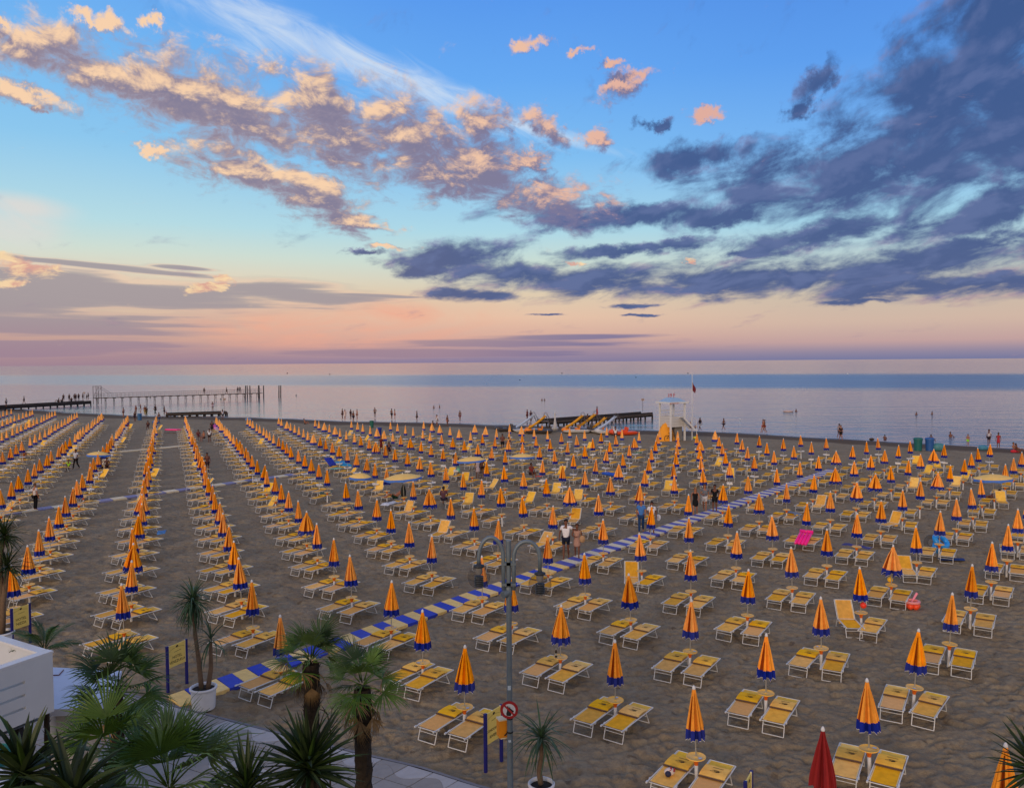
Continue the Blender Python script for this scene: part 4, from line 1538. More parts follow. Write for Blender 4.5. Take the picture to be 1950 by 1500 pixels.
# ---- along the water's edge
SHORE_FOLK = [
    (235, 794, 'hips', 'bather with elbow out at the water, left of the groups', dict(trunks=(90, 50, 60)), 1.7),
    (257, 803, 'stand', 'dark figure by the blue bin at the shore', dict(shirt=(40, 34, 44), shorts=(40, 40, 60)), 1.72),
    (259, 789, 'stand', 'figure in brown at the shore, leftmost of the trio', dict(shirt=(120, 70, 60)), 1.7),
    (268, 787, 'stand', 'dark figure at the shore, middle of the trio', dict(shirt=(50, 36, 40), shorts=(200, 200, 206)), 1.74),
    (276, 790, 'stand', 'figure in yellow trousers at the shore', dict(shirt=(120, 70, 50), trousers=(170, 140, 60)), 1.7),
    (279, 792, 'stand', 'dark figure close beside the yellow trousers', dict(shirt=(70, 50, 40), trousers=(100, 90, 50)), 1.7),
    (296, 789, 'walk', 'figure in black clothes walking by the water on the left', dict(shirt=(24, 24, 30), trousers=(24, 24, 30)), 1.78),
    (303, 806, 'walk', 'bather carrying a blue mat below the black figure', dict(shorts=(50, 80, 130)), 1.74),
    (313, 790, 'stand', 'long-haired figure in dark dress by the small jetty', dict(dress=(50, 36, 44)), 1.68),
    (318, 793, 'sit', 'figure sitting by the start of the small jetty', dict(trunks=(60, 40, 50)), 1.7),
    (424, 799, 'stand', 'person in white T-shirt at the end of a left umbrella file', dict(shirt=(200, 200, 214), shorts=(40, 44, 60)), 1.74),
    (652, 798, 'stand', 'dark bather at the water, leftmost of five', dict(trunks=(40, 34, 40)), 1.72),
    (657, 799, 'stand', 'pale slim bather at the water, second of five', dict(dress=(206, 190, 186)), 1.68),
    (668, 799, 'stand', 'bather in dark top at the water, third of five', dict(shirt=(60, 46, 50)), 1.7),
    (673, 803, 'stand', 'bather in navy shorts at the water, fourth of five', dict(shorts=(36, 40, 70)), 1.72),
    (680, 799, 'stand', 'tanned bather at the water, rightmost of five', dict(trunks=(140, 60, 60)), 1.7),
    (714, 795, 'hips', 'bather with arms spread wading left of centre', dict(trunks=(50, 50, 60)), 1.7),
    (746, 798, 'hips', 'dark bather wading, left one of the pair', dict(shorts=(30, 30, 44)), 1.74),
    (752, 799, 'stand', 'tanned bather wading, right one of the pair', dict(trunks=(160, 60, 60)), 1.72),
    (794, 804, 'stand', 'dark figure alone on the wet sand', dict(shirt=(40, 34, 40), shorts=(40, 34, 44)), 1.76),
    (823, 813, 'sit', 'dark figure crouching on the wet sand near the one in white', dict(shirt=(110, 60, 60)), 1.7),
    (832, 812, 'stand', 'person in white clothes standing on the wet sand', dict(shirt=(204, 208, 220), shorts=(190, 194, 206)), 1.72),
    (852, 812, 'stand', 'bather in pink swimwear near the wet sand', dict(trunks=(190, 120, 110)), 1.66),
    (876, 802, 'stand', 'tanned bather at the edge of the water, centre', dict(trunks=(130, 50, 60)), 1.7),
    (581, 808, 'sit', 'dark figure sitting on the wet sand left of centre', dict(trunks=(40, 34, 40)), 1.7),
    (1004, 801, 'stand', 'figure in dark red behind the first pedal boat', dict(shirt=(120, 40, 46), shorts=(100, 40, 50)), 1.76),
    (1011, 802, 'stand', 'dark figure next to the one in red behind the pedal boats', dict(shirt=(60, 40, 60)), 1.68),
    (1315, 821, 'walk', 'child in dark red running by the flagpole', dict(shorts=(110, 40, 50)), 1.3),
    (1333, 820, 'walk', 'figure in black top and pale shorts playing with a ball', dict(shirt=(28, 28, 36), shorts=(190, 190, 196)), 1.72),
    (1378, 819, 'walk', 'boy running at the edge of the water right of the tower', dict(shorts=(50, 44, 60)), 1.6),
    (1453, 824, 'walk', 'bather in red bikini walking by the water', dict(top=(190, 60, 60), trunks=(190, 60, 60)), 1.72),
    (1456, 824, 'walk', 'second bather walking close beside the red bikini', dict(top=(200, 190, 190), trunks=(160, 60, 60)), 1.68),
    (1598, 834, 'walk', 'pale figure walking behind a dark one on the right shore', dict(shirt=(170, 160, 166), shorts=(90, 80, 90)), 1.7),
    (1601, 838, 'walk2', 'dark figure walking on the right shore', dict(shirt=(40, 34, 40), shorts=(36, 34, 40)), 1.72),
    (1685, 839, 'sit', 'child sitting at the wet edge on the right', dict(trunks=(80, 60, 70)), 1.3),
    (1774, 842, 'sit', 'figure sitting at the wet edge behind the bins', dict(shirt=(100, 60, 50)), 1.6),
    (1843, 849, 'stand', 'child in lime shorts at the right shore', dict(shorts=(150, 230, 60)), 1.25),
    (1883, 848, 'stand', 'bather in white top and dark shorts on the right shore', dict(shirt=(190, 184, 190), shorts=(50, 40, 50)), 1.72),
    (1901, 853, 'stand', 'figure in red standing on the right shore', dict(dress=(170, 50, 60)), 1.6),
    (1932, 860, 'sit', 'bather sitting by a red bag at the right edge', dict(trunks=(60, 50, 60)), 1.7),
    (1938, 862, 'sit', 'second bather sitting at the right edge, nearer', dict(trunks=(150, 50, 60)), 1.7)]
for i, (x, y, kd, lab, cl, tl) in enumerate(SHORE_FOLK):
    person(stand(x, y, -.08), kd, lab, cl, tl, rng.uniform(-2.6, 2.6), 1 if i % 3 else 0, i % 2)

# ---- heads of swimmers
for x, y, lab in [(1516, 783, 'head of a swimmer beside the float, right of the tower'), (1775, 788, 'head and shoulders of a swimmer far right'), (1811, 831, 'swimmer sitting in the shallows at the right'),
                  (826, 776, 'left of two swimmers far out left of centre'), (837, 775, 'right of two swimmers far out left of centre'), (1032, 762, 'left head of two swimmers left of the jetty sign'),
                  (1037, 762, 'right head of two swimmers left of the jetty sign'), (1745, 789, 'faint head of a second swimmer far right')]:
    q = at(x, y, -.1)
    person((q.x, q.y, -1.42 if '1811' not in str(x) else -.5), 'stand' if x != 1811 else 'sit', lab, dict(trunks=(40, 40, 50)), 1.74, rng.uniform(-1, 1), 1, 0)

# ================================================================== structures by the water
M_pier = mat('tarred_timber', lin(44, 38, 38), 0.8, 0.25, 3)
M_plank = mat('grey_planks', lin(104, 92, 86), 0.85, 0.2, 3)
M_steel = mat('dull_steel', lin(96, 92, 98), 0.5, 0.15, 3)


def run(a, b, n):
    return [Vector(a).lerp(Vector(b), i / n) for i in range(n + 1)]


# ---- the long dark jetty on the left, with bollards of light gaps under its deck
def jetty(label, a, b, width, z, n, planks=24):
    a, b = Vector(a), Vector(b)
    t = thing('jetty', (a.x, a.y, 0), 0, label, 'jetty')
    d = (b - a)
    L = d.length
    d.normalize()
    s = Vector((-d.y, d.x, 0))
    rot = Matrix.Rotation(math.atan2(d.y, d.x), 3, 'Z')
    mb = MB()
    for side in (-1, 1):
        mb.box(d * (L / 2) + s * (side * width * .42) + Vector((0, 0, z * .5)), (L, .2, z * .96), rot)
    part('beam', mb, M_pier, t)
    pl = MB()
    pl.box((0, 0, 0), (L / planks * .96, width, .09), rot)
    pm = pl.mesh('plank', M_plank)
    for k in range(planks):
        q = d * (L * (k + .5) / planks)
        put('plank', pm, t, (q.x, q.y, z - .045 + rng.uniform(-.02, .02)))
    ps = MB()
    ps.bar((0, 0, -1.2), (0, 0, z - .1), .14, n=7)
    pst = ps.mesh('pile', M_pier)
    for k in range(n + 1):
        for side in (-1, 1):
            q = d * (L * k / n) + s * (side * width * .42)
            put('pile', pst, t, (q.x, q.y, 0))
    return t


jetty('long low dark jetty with bathers on it at the far left', at(-60, 779, .55), at(166, 763, .9), 2.6, .8, 16, 40)
jetty('small dark timber jetty on the shore right of the left umbrella files', at(318, 791, .2), at(431, 784, .5), 2.4, .5, 8, 26)
jetty('dark sloping timber jetty behind the pedal boats', at(1035, 809, .2), at(1231, 787, .75), 2.8, .72, 13, 40)

# ---- gangway on slim legs running out from it
G0, G1 = at(178, 757.5, 1.5), at(498, 748, 1.5)
t = thing('pier_gangway', (G0.x, G0.y, 0), 0, 'slim railed gangway on thin legs running out to sea on the left', 'pier')
d = (G1 - G0)
L = d.length
d.normalize()
s = Vector((-d.y, d.x, 0))
rot = Matrix.Rotation(math.atan2(d.y, d.x), 3, 'Z')
mb = MB()
mb.box(d * (L / 2) + Vector((0, 0, 1.45)), (L, 1.6, .16), rot)
part('deck', mb, M_plank, t)
for side in (-1, 1):
    mb = MB()
    for zz in (2.0, 2.5):
        o = s * (side * .75) + Vector((0, 0, zz))
        mb.bar(o, o + d * L, .022, n=4)
    part('rail', mb, M_steel, t)
mb = MB()
for zz in (0,):
    mb.bar((0, -.75, 0), (0, -.75, 1.1), .03, n=4)
    mb.bar((0, .75, 0), (0, .75, 1.1), .03, n=4)
stm = mb.mesh('stanchion', M_steel)
mb = MB()
for side in (-1, 1):
    mb.bar((0, side * .7, -1.4), (0, side * .55, 1.4), .055, n=5)
mb.bar((0, -.7, .2), (0, .55, 1.3), .03, n=4)
mb.box((0, 0, 1.34), (.5, 1.7, .12))
lgm = mb.mesh('trestle', M_pier)
for k in range(44):
    q = d * (L * (k + .5) / 44)
    o = put('stanchion', stm, t, (q.x, q.y, 1.5))
    o.rotation_euler = (0, 0, math.atan2(d.y, d.x))
for k in range(22):
    q = d * (L * (k + .4) / 22)
    o = put('trestle', lgm, t, (q.x, q.y, 0))
    o.rotation_euler = (0, 0, math.atan2(d.y, d.x))
mb = MB()
for x_, y_ in ((-.6, -.7), (.6, -.7), (-.6, .7), (.6, .7)):
    mb.bar((x_, y_, 0), (x_, y_, 4.3), .07, n=5)
for y_ in (-.7, .7):
    mb.bar((-.6, y_, 4.2), (.6, y_, 4.2), .06, n=4)
    mb.bar((.6, y_, 4.0), (3.0, y_, 2.5), .04, n=4)
    mb.bar((-.6, y_, 1.6), (.6, y_, 4.0), .03, n=4)
part('gantry', mb, M_steel, t, loc=(.8, 0.2, 0))
mb = MB()
mb.sheet([[(-14.5, -2.0, .9), (-14.5, -.6, .9)], [(0, -.8, 1.5), (0, .8, 1.5)]])
part('ramp', mb, M_plank, t)

mb = MB()
mb.bar((0, 0, -1.5), (.06, 0, 3.4), .16, .13, n=8)
mb.lathe([(.13, 3.4), (.1, 3.5), (0, 3.52)], 8, (.06, 0, 0))
pm = mb.mesh('mooring_post', M_pier)
for k, (x, y) in enumerate([(467, 757), (471, 757), (476, 757), (492.5, 757), (494, 758), (502, 757), (531, 757), (534.5, 757)]):
    q = at(x, y, -.1)
    sc = 3.15 / 3.4 * (1.0 if k != 4 else 1.05)
    o = put('mooring_post', pm, None, (q.x, q.y, 0), rng.uniform(0, 6), ['leftmost dark mooring post of the cluster near the gangway end', 'second dark mooring post from the left in the cluster', 'third dark mooring post from the left in the cluster',
            'mooring post at the very end of the gangway', 'mooring post paired close against the gangway end', 'single mooring post just beyond the gangway', 'left post of the lone pair in open water', 'right post of the lone pair in open water'][k], 'post', 'mooring posts by the gangway')
    o.scale = (1, 1, sc)
    o.rotation_euler = (rng.uniform(-.03, .03), rng.uniform(-.03, .03), 0)

for x, y, top, lab in [(161, 760, 746, 'thin sign pole on the end of the long left jetty'), (428, 781, 758, 'thin pole with a small board on the small left jetty'), (1224, 784, 758.5, 'thin pole with a board at the end of the pedal boat jetty')]:
    z0 = .8 if x < 1000 and x < 300 else .6
    q = at(x, y, z0)
    h_ = (y - top) * q.y / FPX
    t = thing('sign_pole', (q.x, q.y, z0), 0, lab, 'sign')
    mb = MB()
    mb.bar((0, 0, 0), (0, 0, h_), .035, n=5)
    part('pole', mb, M_steel, t)
    mb = MB()
    mb.box((0, -.05, h_ - .2), (.5, .05, .36))
    part('board', mb, mat('dull_board', lin(150, 130, 124), 0.6, .1), t)

for x, y, kd, lab, z in [(12, 774, 'stand', 'person with pale top at the left end of the long jetty', .8), (46, 769, 'walk', 'lone dark figure walking on the long jetty', .8), (111, 765, 'sit', 'figure sitting on the long jetty, leftmost of the crowd', .8),
                         (118, 765, 'sit', 'second figure sitting on the long jetty', .8), (121, 764.5, 'stand', 'standing figure behind the two sitting on the long jetty', .8), (132, 764, 'stand', 'tall figure left of the middle of the jetty crowd', .8),
                         (136, 764, 'sit', 'small figure crouching in the jetty crowd', .8), (142, 763.5, 'stand', 'left of two figures close together in the jetty crowd', .8), (144.5, 763.5, 'stand', 'right of two figures close together in the jetty crowd', .8),
                         (150, 763, 'stand', 'figure right of the close pair on the jetty', .8), (158, 762, 'stand', 'figure beside the sign pole on the long jetty', .8), (165, 761.5, 'stand', 'short figure near the end of the long jetty', .8),
                         (168, 761, 'hips', 'rightmost figure at the end of the long jetty', .8), (389, 751, 'stand', 'dark figure in the middle of the gangway', 1.5), (431.5, 750, 'walk', 'leaning figure on the gangway right of the middle', 1.5),
                         (453, 749, 'stand', 'left of two figures near the end of the gangway', 1.5), (457, 749, 'reach', 'right of two figures near the end of the gangway', 1.5), (405, 783, 'reach', 'person in lilac photographing from the small jetty', .5),
                         (1137, 796, 'stand', 'figure wrapped in a red towel on the pedal boat jetty', .65), (1118, 801, 'sit', 'figure in dark red climbing behind the yellow slides', 1.2)]:
    q = at(x, y, z)
    red = x == 1137
    cl = dict(dress=(190, 40, 50)) if red else (dict(shirt=(170, 150, 170), shorts=(140, 130, 140)) if x == 405 else dict(shirt=(40, 34, 40), shorts=(40, 36, 44)) if x != 12 else dict(shirt=(190, 190, 196), shorts=(60, 60, 70)))
    person((q.x, q.y, z), kd, lab, cl, 1.74 if kd != 'stand' or x != 165 else 1.4, rng.uniform(-3, 3), 1, 0)

# ---- lifeguard tower
q = at(1280, 838, 0)
TW = thing('lifeguard_tower', (q.x, q.y, 0), 0.48, 'white lifeguard tower with pale blue roof, boarded sides and a steep stair', 'lifeguard tower')
hw, top, dk = 1.0, 4.35, 2.65
pm = MB()
pm.box((0, 0, top / 2), (.17, .17, top))
pm = pm.mesh('post', M_white)
for sx, sy in ((-1, -1), (1, -1), (-1, 1), (1, 1)):
    put('post', pm, TW, (sx * hw, sy * hw, 0))
pm = MB()
pm.box((0, 0, 0), (.13, 2 * hw, .09))
M_tw = mat('white_planks', lin(196, 196, 198), .6, .08, 3)
dm = MB()
dm.box((0, 0, 0), (.19, 2 * hw + .1, .07))
dmm = dm.mesh('deck_plank', M_tw)
for k in range(10):
    put('deck_plank', dmm, TW, (-hw + .12 + k * .198, 0, dk))
bm_ = MB()
bm_.box((0, 0, 0), (2 * hw - .18, .05, .29))
bmm = bm_.mesh('board', M_tw)
bm_ = MB()
bm_.box((0, 0, 0), (.05, 2 * hw - .18, .29))
bms = bm_.mesh('board', M_tw)
for k in range(4):
    put('board', bmm, TW, (0, -hw - .02, 2.0 + k * .305 - .25))
    put('board', bmm, TW, (0, hw + .02, 2.0 + k * .305 - .25))
    put('board', bms, TW, (-hw - .02, 0, 2.0 + k * .305 - .25))
    if k < 2:
        put('board', bms, TW, (hw + .02, 0, 2.0 + k * .305 - .25))
rl = MB()
for zz in (3.05, 3.42):
    rl.bar((-hw, -hw, zz), (hw, -hw, zz), .035, n=5)
    rl.bar((-hw, hw, zz), (hw, hw, zz), .035, n=5)
    rl.bar((-hw, -hw, zz), (-hw, hw, zz), .035, n=5)
part('railing', rl, M_white, TW)
lk = MB()
lk.box((hw - .55, .2, .95), (1.0, 1.6, 1.9))
part('cabin', lk, mat('grey_cabin', lin(126, 124, 124), .6, .1, 3), TW)
rf = MB()
e, r2 = hw + .30, .50
rf.add([(-e, -e, top), (e, -e, top), (e, e, top), (-e, e, top), (-r2, -r2, top + .55), (r2, -r2, top + .55), (r2, r2, top + .55), (-r2, r2, top + .55)],
       [(0, 1, 5, 4), (1, 2, 6, 5), (2, 3, 7, 6), (3, 0, 4, 7), (4, 5, 6, 7), (3, 2, 1, 0)], False)
roof = part('roof', rf, mat('pale_blue_roof', lin(150, 182, 214), .5, .1, 4), TW)
fb = MB()
for a_, b_2 in (((-e, -e), (e, -e)), ((e, -e), (e, e)), ((e, e), (-e, e)), ((-e, e), (-e, -e))):
    c0_, c1_ = Vector((*a_, top - .02)), Vector((*b_2, top - .02))
    fb.box((c0_ + c1_) / 2 * 1.01, (abs(c1_.x - c0_.x) + .06, abs(c1_.y - c0_.y) + .06, .2))
part('fascia', fb, M_white, roof)
M_red = mat('red_paint', lin(176, 50, 56), .5, .05)


def words(txt, size, M, name, material, parent, thick=0.004, align='CENTER'):
    """lettering as a mesh, lying in the plane whose right, up and normal are the columns of M"""
    cu = bpy.data.curves.new('lettering', 'FONT')
    cu.body = txt
    cu.size = size
    cu.align_x = align
    cu.extrude = thick
    cu.resolution_u = 2
    o = bpy.data.objects.new('lettering', cu)
    COL.objects.link(o)
    dg = bpy.context.evaluated_depsgraph_get()
    me = bpy.data.meshes.new_from_object(o.evaluated_get(dg))
    bpy.data.objects.remove(o)
    me.transform(M)
    me.materials.clear()
    me.materials.append(material)
    return put(name, me, parent)


def plane_m(o, right, up):
    right, up = Vector(right).normalized(), Vector(up).normalized()
    n = right.cross(up)
    m_ = Matrix((right, up, n)).transposed().to_4x4()
    m_.translation = Vector(o)
    return m_


words('19 F', .62, plane_m((-.1, 0, top + .62), (1, 0, 0), (0, 0, 1)), 'lettering', M_red, roof, .02)
words('SALVATAGGIO', .2, plane_m((-.75, -e * 1.01 - .045, top - .09), (1, 0, 0), (0, 0, 1)), 'lettering', M_red, roof, .004)
# the stair down the right side
st = MB()
for side in (-.42, .42):
    a_, b_2 = Vector((hw - .85, -hw - .5 + side, dk + .05)), Vector((hw + .75, -hw - .5 + side, 1.25))
    st.box((a_ + b_2) / 2, ((b_2 - a_).length, .06, .2), Matrix.Rotation(math.atan2((a_ - b_2).z, (b_2 - a_).x), 3, 'Y'))
stairs = part('stair', st, M_white, TW)
sm_ = MB()
sm_.box((0, 0, 0), (.22, .8, .05))
smm = sm_.mesh('tread', mat('dark_tread', lin(60, 58, 62), .7, .1))
for k in range(8):
    f = (k + .5) / 8
    put('tread', smm, stairs, (hw - .85 + 1.6 * f, -hw - .5, dk + .05 - 1.3 * f))
hr = MB()
for side in (-.42, .42):
    y_ = -hw - .5 + side
    hr.bar((hw + .3, y_, 2.9), (hw + .95, y_, 2.3), .03, n=5)
    hr.bar((hw + .95, y_, 2.3), (hw + 1.0, y_, 0), .03, n=5)
    hr.bar((hw + .3, y_, 2.9), (hw + .3, y_, 1.7), .03, n=5)
    hr.bar((hw + .3, y_, 2.45), (hw + .98, y_, 2.0), .02, n=5)
hr.box((hw + .85, -hw - .5, 1.2), (.6, .9, .07))
part('handrail', hr, M_white, TW)
q2 = at(1318, 836, 0)
FL = thing('flagpole', (q2.x, q2.y, 0), 0.2, 'tall white flagpole with a limp dark red flag beside the lifeguard tower', 'flagpole')
mb = MB()
mb.bar((0, 0, 0), (0, 0, 7.6), .055, .03, n=8)
mb.ball((0, 0, 7.63), .06, 8, 5)
part('pole', mb, M_white, FL)
mb = MB()
rows = []
for i in range(7):
    z = 6.7 - i * .17
    rows.append([(.03 + (.05 + .10 * math.sin(i * .6) * .5) * k + .03 * i * k * .5, .03 * math.sin(k * 3 + i), z - k * .12) for k in range(4)])
mb.sheet(rows)
part('flag', mb, mat('dark_red_flag', lin(110, 34, 46), .8, .15), FL)

# ---- the yellow tent and bicycle under the tower
q = at(1268, 839, 0)
mb = MB()
n = 12
rows = [[(1.25 * f * math.cos(2 * math.pi * j / n) * (1 + .06 * math.sin(5 * j)), .8 * f * math.sin(2 * math.pi * j / n), 2.05 * (1 - f ** 2.2) + .02) for j in range(n + 1)] for f in (.05, .35, .6, .8, .93, 1.0)]
mb.sheet(rows)
put('cover', mb.mesh('cover', mat('yellow_tarp', lin(236, 156, 36), .7, .15, 2)), None, (q.x, q.y, 0), 0.3, 'yellow tarpaulin draped over gear beneath the lifeguard tower', 'tarpaulin')
q = at(1278, 840, 0)
BK = thing('bicycle', (q.x, q.y, 0), 0.2, 'dark bicycle leaning by the yellow tarpaulin under the tower', 'bicycle')
wm = MB()
wm.tube([(.33 * math.cos(t * math.pi / 9), 0, .33 + .33 * math.sin(t * math.pi / 9)) for t in range(19)], .025, 5, False)
for k in range(6):
    wm.bar((0, 0, .33), (.32 * math.cos(k * math.pi / 3), 0, .33 + .32 * math.sin(k * math.pi / 3)), .005, n=3)
wmm = wm.mesh('wheel', M_dark)
put('wheel', wmm, BK, (-.5, 0, 0))
put('wheel', wmm, BK, (.5, 0, 0))
fm = MB()
for a_, b_2 in (((-.5, 0, .33), (-.15, 0, .8)), ((-.15, 0, .8), (.35, 0, .8)), ((-.1, 0, .35), (.35, 0, .78)), ((-.5, 0, .33), (-.1, 0, .35)), ((-.1, 0, .35), (-.18, 0, .92)), ((.5, 0, .33), (.34, 0, 1.0))):
    fm.bar(a_, b_2, .02, n=5)
fm.bar((.34, -.28, 1.02), (.34, .28, 1.02), .014, n=5)
part('frame', fm, M_dark, BK)
sm2 = MB()
sm2.ball((-.19, 0, .95), .1, 8, 5, (1.4, .7, .4))
part('saddle', sm2, M_dark, BK)

# ---- pedal boats
M_hullw = mat('white_hull', lin(196, 198, 202), .35, .06, 2)
M_hulld = mat('dark_hull', lin(70, 66, 70), .5, .1, 2)
M_yel = mat('yellow_slide', lin(214, 156, 30), .4, .08, 2)
M_blu = mat('pale_blue_slide', lin(166, 186, 216), .4, .06, 2)
M_org = mat('orange_shell', lin(240, 140, 30), .4, .08, 2)
M_redb = mat('red_shell', lin(226, 84, 44), .4, .08, 2)


def pedal_boat(x, y, label, slide_m, shell_m, hull_m=M_hullw, turn=0.0, ladder=True, nose=True, slide=True, sc=1.0):
    q = at(x, y, 0)
    t = thing('pedal_boat', (q.x, q.y, 0), turn, label, 'pedal boat', 'pedal boats with slides drawn up on the sand')
    t.scale = (sc, sc * 1.05, sc * .88)
    for side in (-1, 1):
        h = MB()
        secs = [(-1.75, .05, .30), (-1.4, .24, .12), (-.4, .28, .05), (.8, .28, .05), (1.5, .24, .10), (1.75, .10, .3)]
        rows = []
        for xx, w_, z0 in secs:
            yy = side * .55
            rows.append([(xx, yy - w_, .42), (xx, yy - w_ * .8, z0 + .06), (xx, yy, z0), (xx, yy + w_ * .8, z0 + .06), (xx, yy + w_, .42), (xx, yy, .46), (xx, yy - w_, .42)])
        h.sheet(rows)
        part('hull', h, hull_m, t)
    d_ = MB()
    d_.box((.1, 0, .47), (2.7, 1.5, .09))
    part('deck', d_, hull_m, t)
    if nose:
        n_ = MB()
        n_.ball((-1.35, 0, .5), .5, 12, 7, (1.15, 1.2, .75))
        part('prow', n_, shell_m, t)
    for yy in (-.36, .36):
        s_ = MB()
        s_.box((.15, yy, .62), (.45, .42, .22))
        s_.box((.40, yy, .86), (.12, .42, .5), Matrix.Rotation(.2, 3, 'Y'))
        part('seat', s_, shell_m, t)
    if slide:
        s_ = MB()
        rows = []
        for k in range(8):
            f = k / 7
            xx, zz = -1.35 + 2.25 * f, .72 + 1.75 * (f ** 1.05) - (.12 * math.sin(f * math.pi))
            rows.append([(xx, -.52, zz + .2), (xx, -.50, zz), (xx, .50, zz), (xx, .52, zz + .2)])
        s_.sheet(rows)
        sl_ = part('slide', s_, slide_m, t)
        if ladder:
            l_ = MB()
            for yy in (-.3, .3):
                l_.bar((.95, yy, 2.5), (1.7, yy, .5), .03, n=5)
                l_.tube([(.6, yy, 2.35), (.75, yy, 2.95), (1.0, yy, 3.0), (1.2, yy, 2.5), (1.75, yy, 1.5)], .022, 5)
                l_.bar((.2, yy, .5), (.75, yy, 2.25), .03, n=5)
            for k in range(7):
                f = (k + .5) / 7
                l_.bar((.95 + .75 * f, -.3, 2.5 - 2.0 * f), (.95 + .75 * f, .3, 2.5 - 2.0 * f), .022, n=5)
            part('ladder', l_, M_steel, t)
    return t


pedal_boat(1003, 823, 'pedal boat with a pale blue slide, left of the yellow one', M_blu, M_org, M_hullw, 0.15, nose=False)
pedal_boat(1026, 825, 'pedal boat with yellow slide, orange prow and dark netting, second from left', M_yel, M_org, M_hulld, 0.1)
pedal_boat(968, 821, 'dark covered pedal boat without a slide at the left end', M_yel, M_hulld, M_hulld, 0.3, slide=False)
pedal_boat(1097, 824, 'pedal boat with orange prow and short yellow slide right of the white craft', M_yel, M_org, M_hullw, 0.1)
pedal_boat(1120, 823, 'pedal boat with the longest mustard yellow slide', M_yel, M_hulld, M_hulld, 0.1, nose=False, sc=1.05)
pedal_boat(1143, 823, 'pedal boat with a low yellow slide behind a white hull', M_yel, M_org, M_hullw, 0.2, nose=False, ladder=False, sc=.85)
pedal_boat(1160, 826, 'white pedal boat with a pale blue slide, rightmost slide', M_blu, M_hullw, M_hullw, 0.1)
pedal_boat(1187, 828, 'red and orange pedal boat without a slide at the right end', M_yel, M_redb, M_redb, 0.2, slide=False)
q = at(1057, 822, 0)
t = thing('dinghy', (q.x, q.y, 0), 0, 'slim white craft with a furled white sail standing between the pedal boats', 'boat')
mb = MB()
mb.sheet([[(math.cos(a) * .1 - .0, math.sin(a) * .1, .05) for a in np.linspace(0, 2 * math.pi, 11)], [(math.cos(a) * .42, math.sin(a) * .6, .3) for a in np.linspace(0, 2 * math.pi, 11)],
          [(math.cos(a) * .45, math.sin(a) * .9, .62) for a in np.linspace(0, 2 * math.pi, 11)], [(math.cos(a) * .3, math.sin(a) * .7, .64) for a in np.linspace(0, 2 * math.pi, 11)]])
part('hull', mb, M_hullw, t)
mb = MB()
mb.bar((0, 0, .3), (0, 0, 2.75), .03, .02, n=6)
part('mast', mb, M_white, t)
mb = MB()
mb.lathe([(.26, .64), (.22, 1.0), (.13, 1.5), (.09, 2.0), (.07, 2.35), (.12, 2.4), (.05, 2.5)], 9)
part('furled_sail', mb, mat('sail_cloth', lin(206, 204, 204), .8, .08, 3), t)

# ---- bins and clutter near the shore


def bin_(x, y, label, col, h=1.1, r=.33):
    q = at(x, y, 0)
    t = thing('bin', (q.x, q.y, 0), 0, label, 'bin')
    mb = MB()
    mb.lathe([(r * .82, 0), (r * .95, h * .75), (r, h * .86)], 12)
    part('drum', mb, mat('bin_%d_%d_%d' % col, lin(*col), .5, .1, 3), t)
    mb = MB()
    mb.lathe([(r * 1.06, h * .86), (r * 1.06, h * .92), (r * .9, h), (0, h * 1.02)], 12, cap=False)
    part('lid', mb, mat('bin_%d_%d_%d' % col, lin(*col), .5, .1, 3), t)


bin_(1748, 858, 'green bin on the sand at the right, beside the blue one', (30, 100, 100), 1.3, .42)
bin_(1770, 858, 'blue bin on the sand at the right, beside the green one', (40, 90, 160), 1.3, .42)
bin_(708, 814, 'green bin among the far umbrellas left of centre', (30, 100, 90), 1.0, .3)
bin_(722, 829, 'deep blue bin among the far umbrellas left of centre', (30, 50, 140), 1.0, .34)
bin_(266, 800, 'blue bin at the shore between figures on the left', (50, 100, 150), 1.1, .36)
q = at(1787, 858, 0)
mb = MB()
mb.ball((0, 0, .35), .55, 12, 7, (1.2, .8, .8))
put('bag', mb.mesh('bag', mat('teal_bag', lin(70, 130, 140), .5, .2, 6)), None, (q.x, q.y, 0), 0, 'teal rubbish sack lying right of the blue bin', 'sack')
for x, y, cl, lab, w_ in [(1872, 856, (70, 130, 160), 'blue heap of towels on the right shore', .7), (1930, 861, (190, 40, 60), 'red bag beside the seated bathers at the right edge', .4), (473, 801, (110, 130, 170), 'grey-blue windbreak box at the end of an umbrella file', .7),
                          (296, 806, (70, 110, 170), 'blue mat carried low by the bather at the left shore', .7), (1660, 838, (60, 50, 46), 'small dark heap of seaweed on the wet sand, right', .4), (342, 793, (210, 210, 214), 'white ball-shaped buoy on the sand by the small jetty', .3)]:
    q = at(x, y, 0)
    mb = MB()
    mb.ball((0, 0, w_ * .3), w_ * .6, 10, 6, (1.3, .8, .7))
    mb.ball((w_ * .4, .1, w_ * .2), w_ * .4, 8, 5, (1.2, .9, .7))
    put(lab.split(' ')[1] if False else {473: 'windbreak', 1660: 'seaweed', 342: 'buoy', 1872: 'towel_heap', 1930: 'bag', 296: 'beach_mat'}[x], mb.mesh('heap', mat('heap_%d_%d_%d' % cl, lin(*cl), .8, .2, 6)), None, (q.x, q.y, -.02), 0, lab, {473: 'windbreak', 1660: 'seaweed', 342: 'buoy', 1872: 'towels', 1930: 'bag', 296: 'mat'}[x])
q = at(1325, 812, 0.6)
mb = MB()
mb.ball((0, 0, 0), .22, 12, 8)
put('ball', mb.mesh('ball', mat('pale_ball', lin(180, 150, 140), .5, .2, 5)), None, (q.x, q.y, .6), 0, 'pale ball in the air between the players right of the tower', 'ball')
q = at(1324, 835, 0)
mb = MB()
mb.ball((0, 0, .12), .3, 10, 6, (1.2, 1, .5))
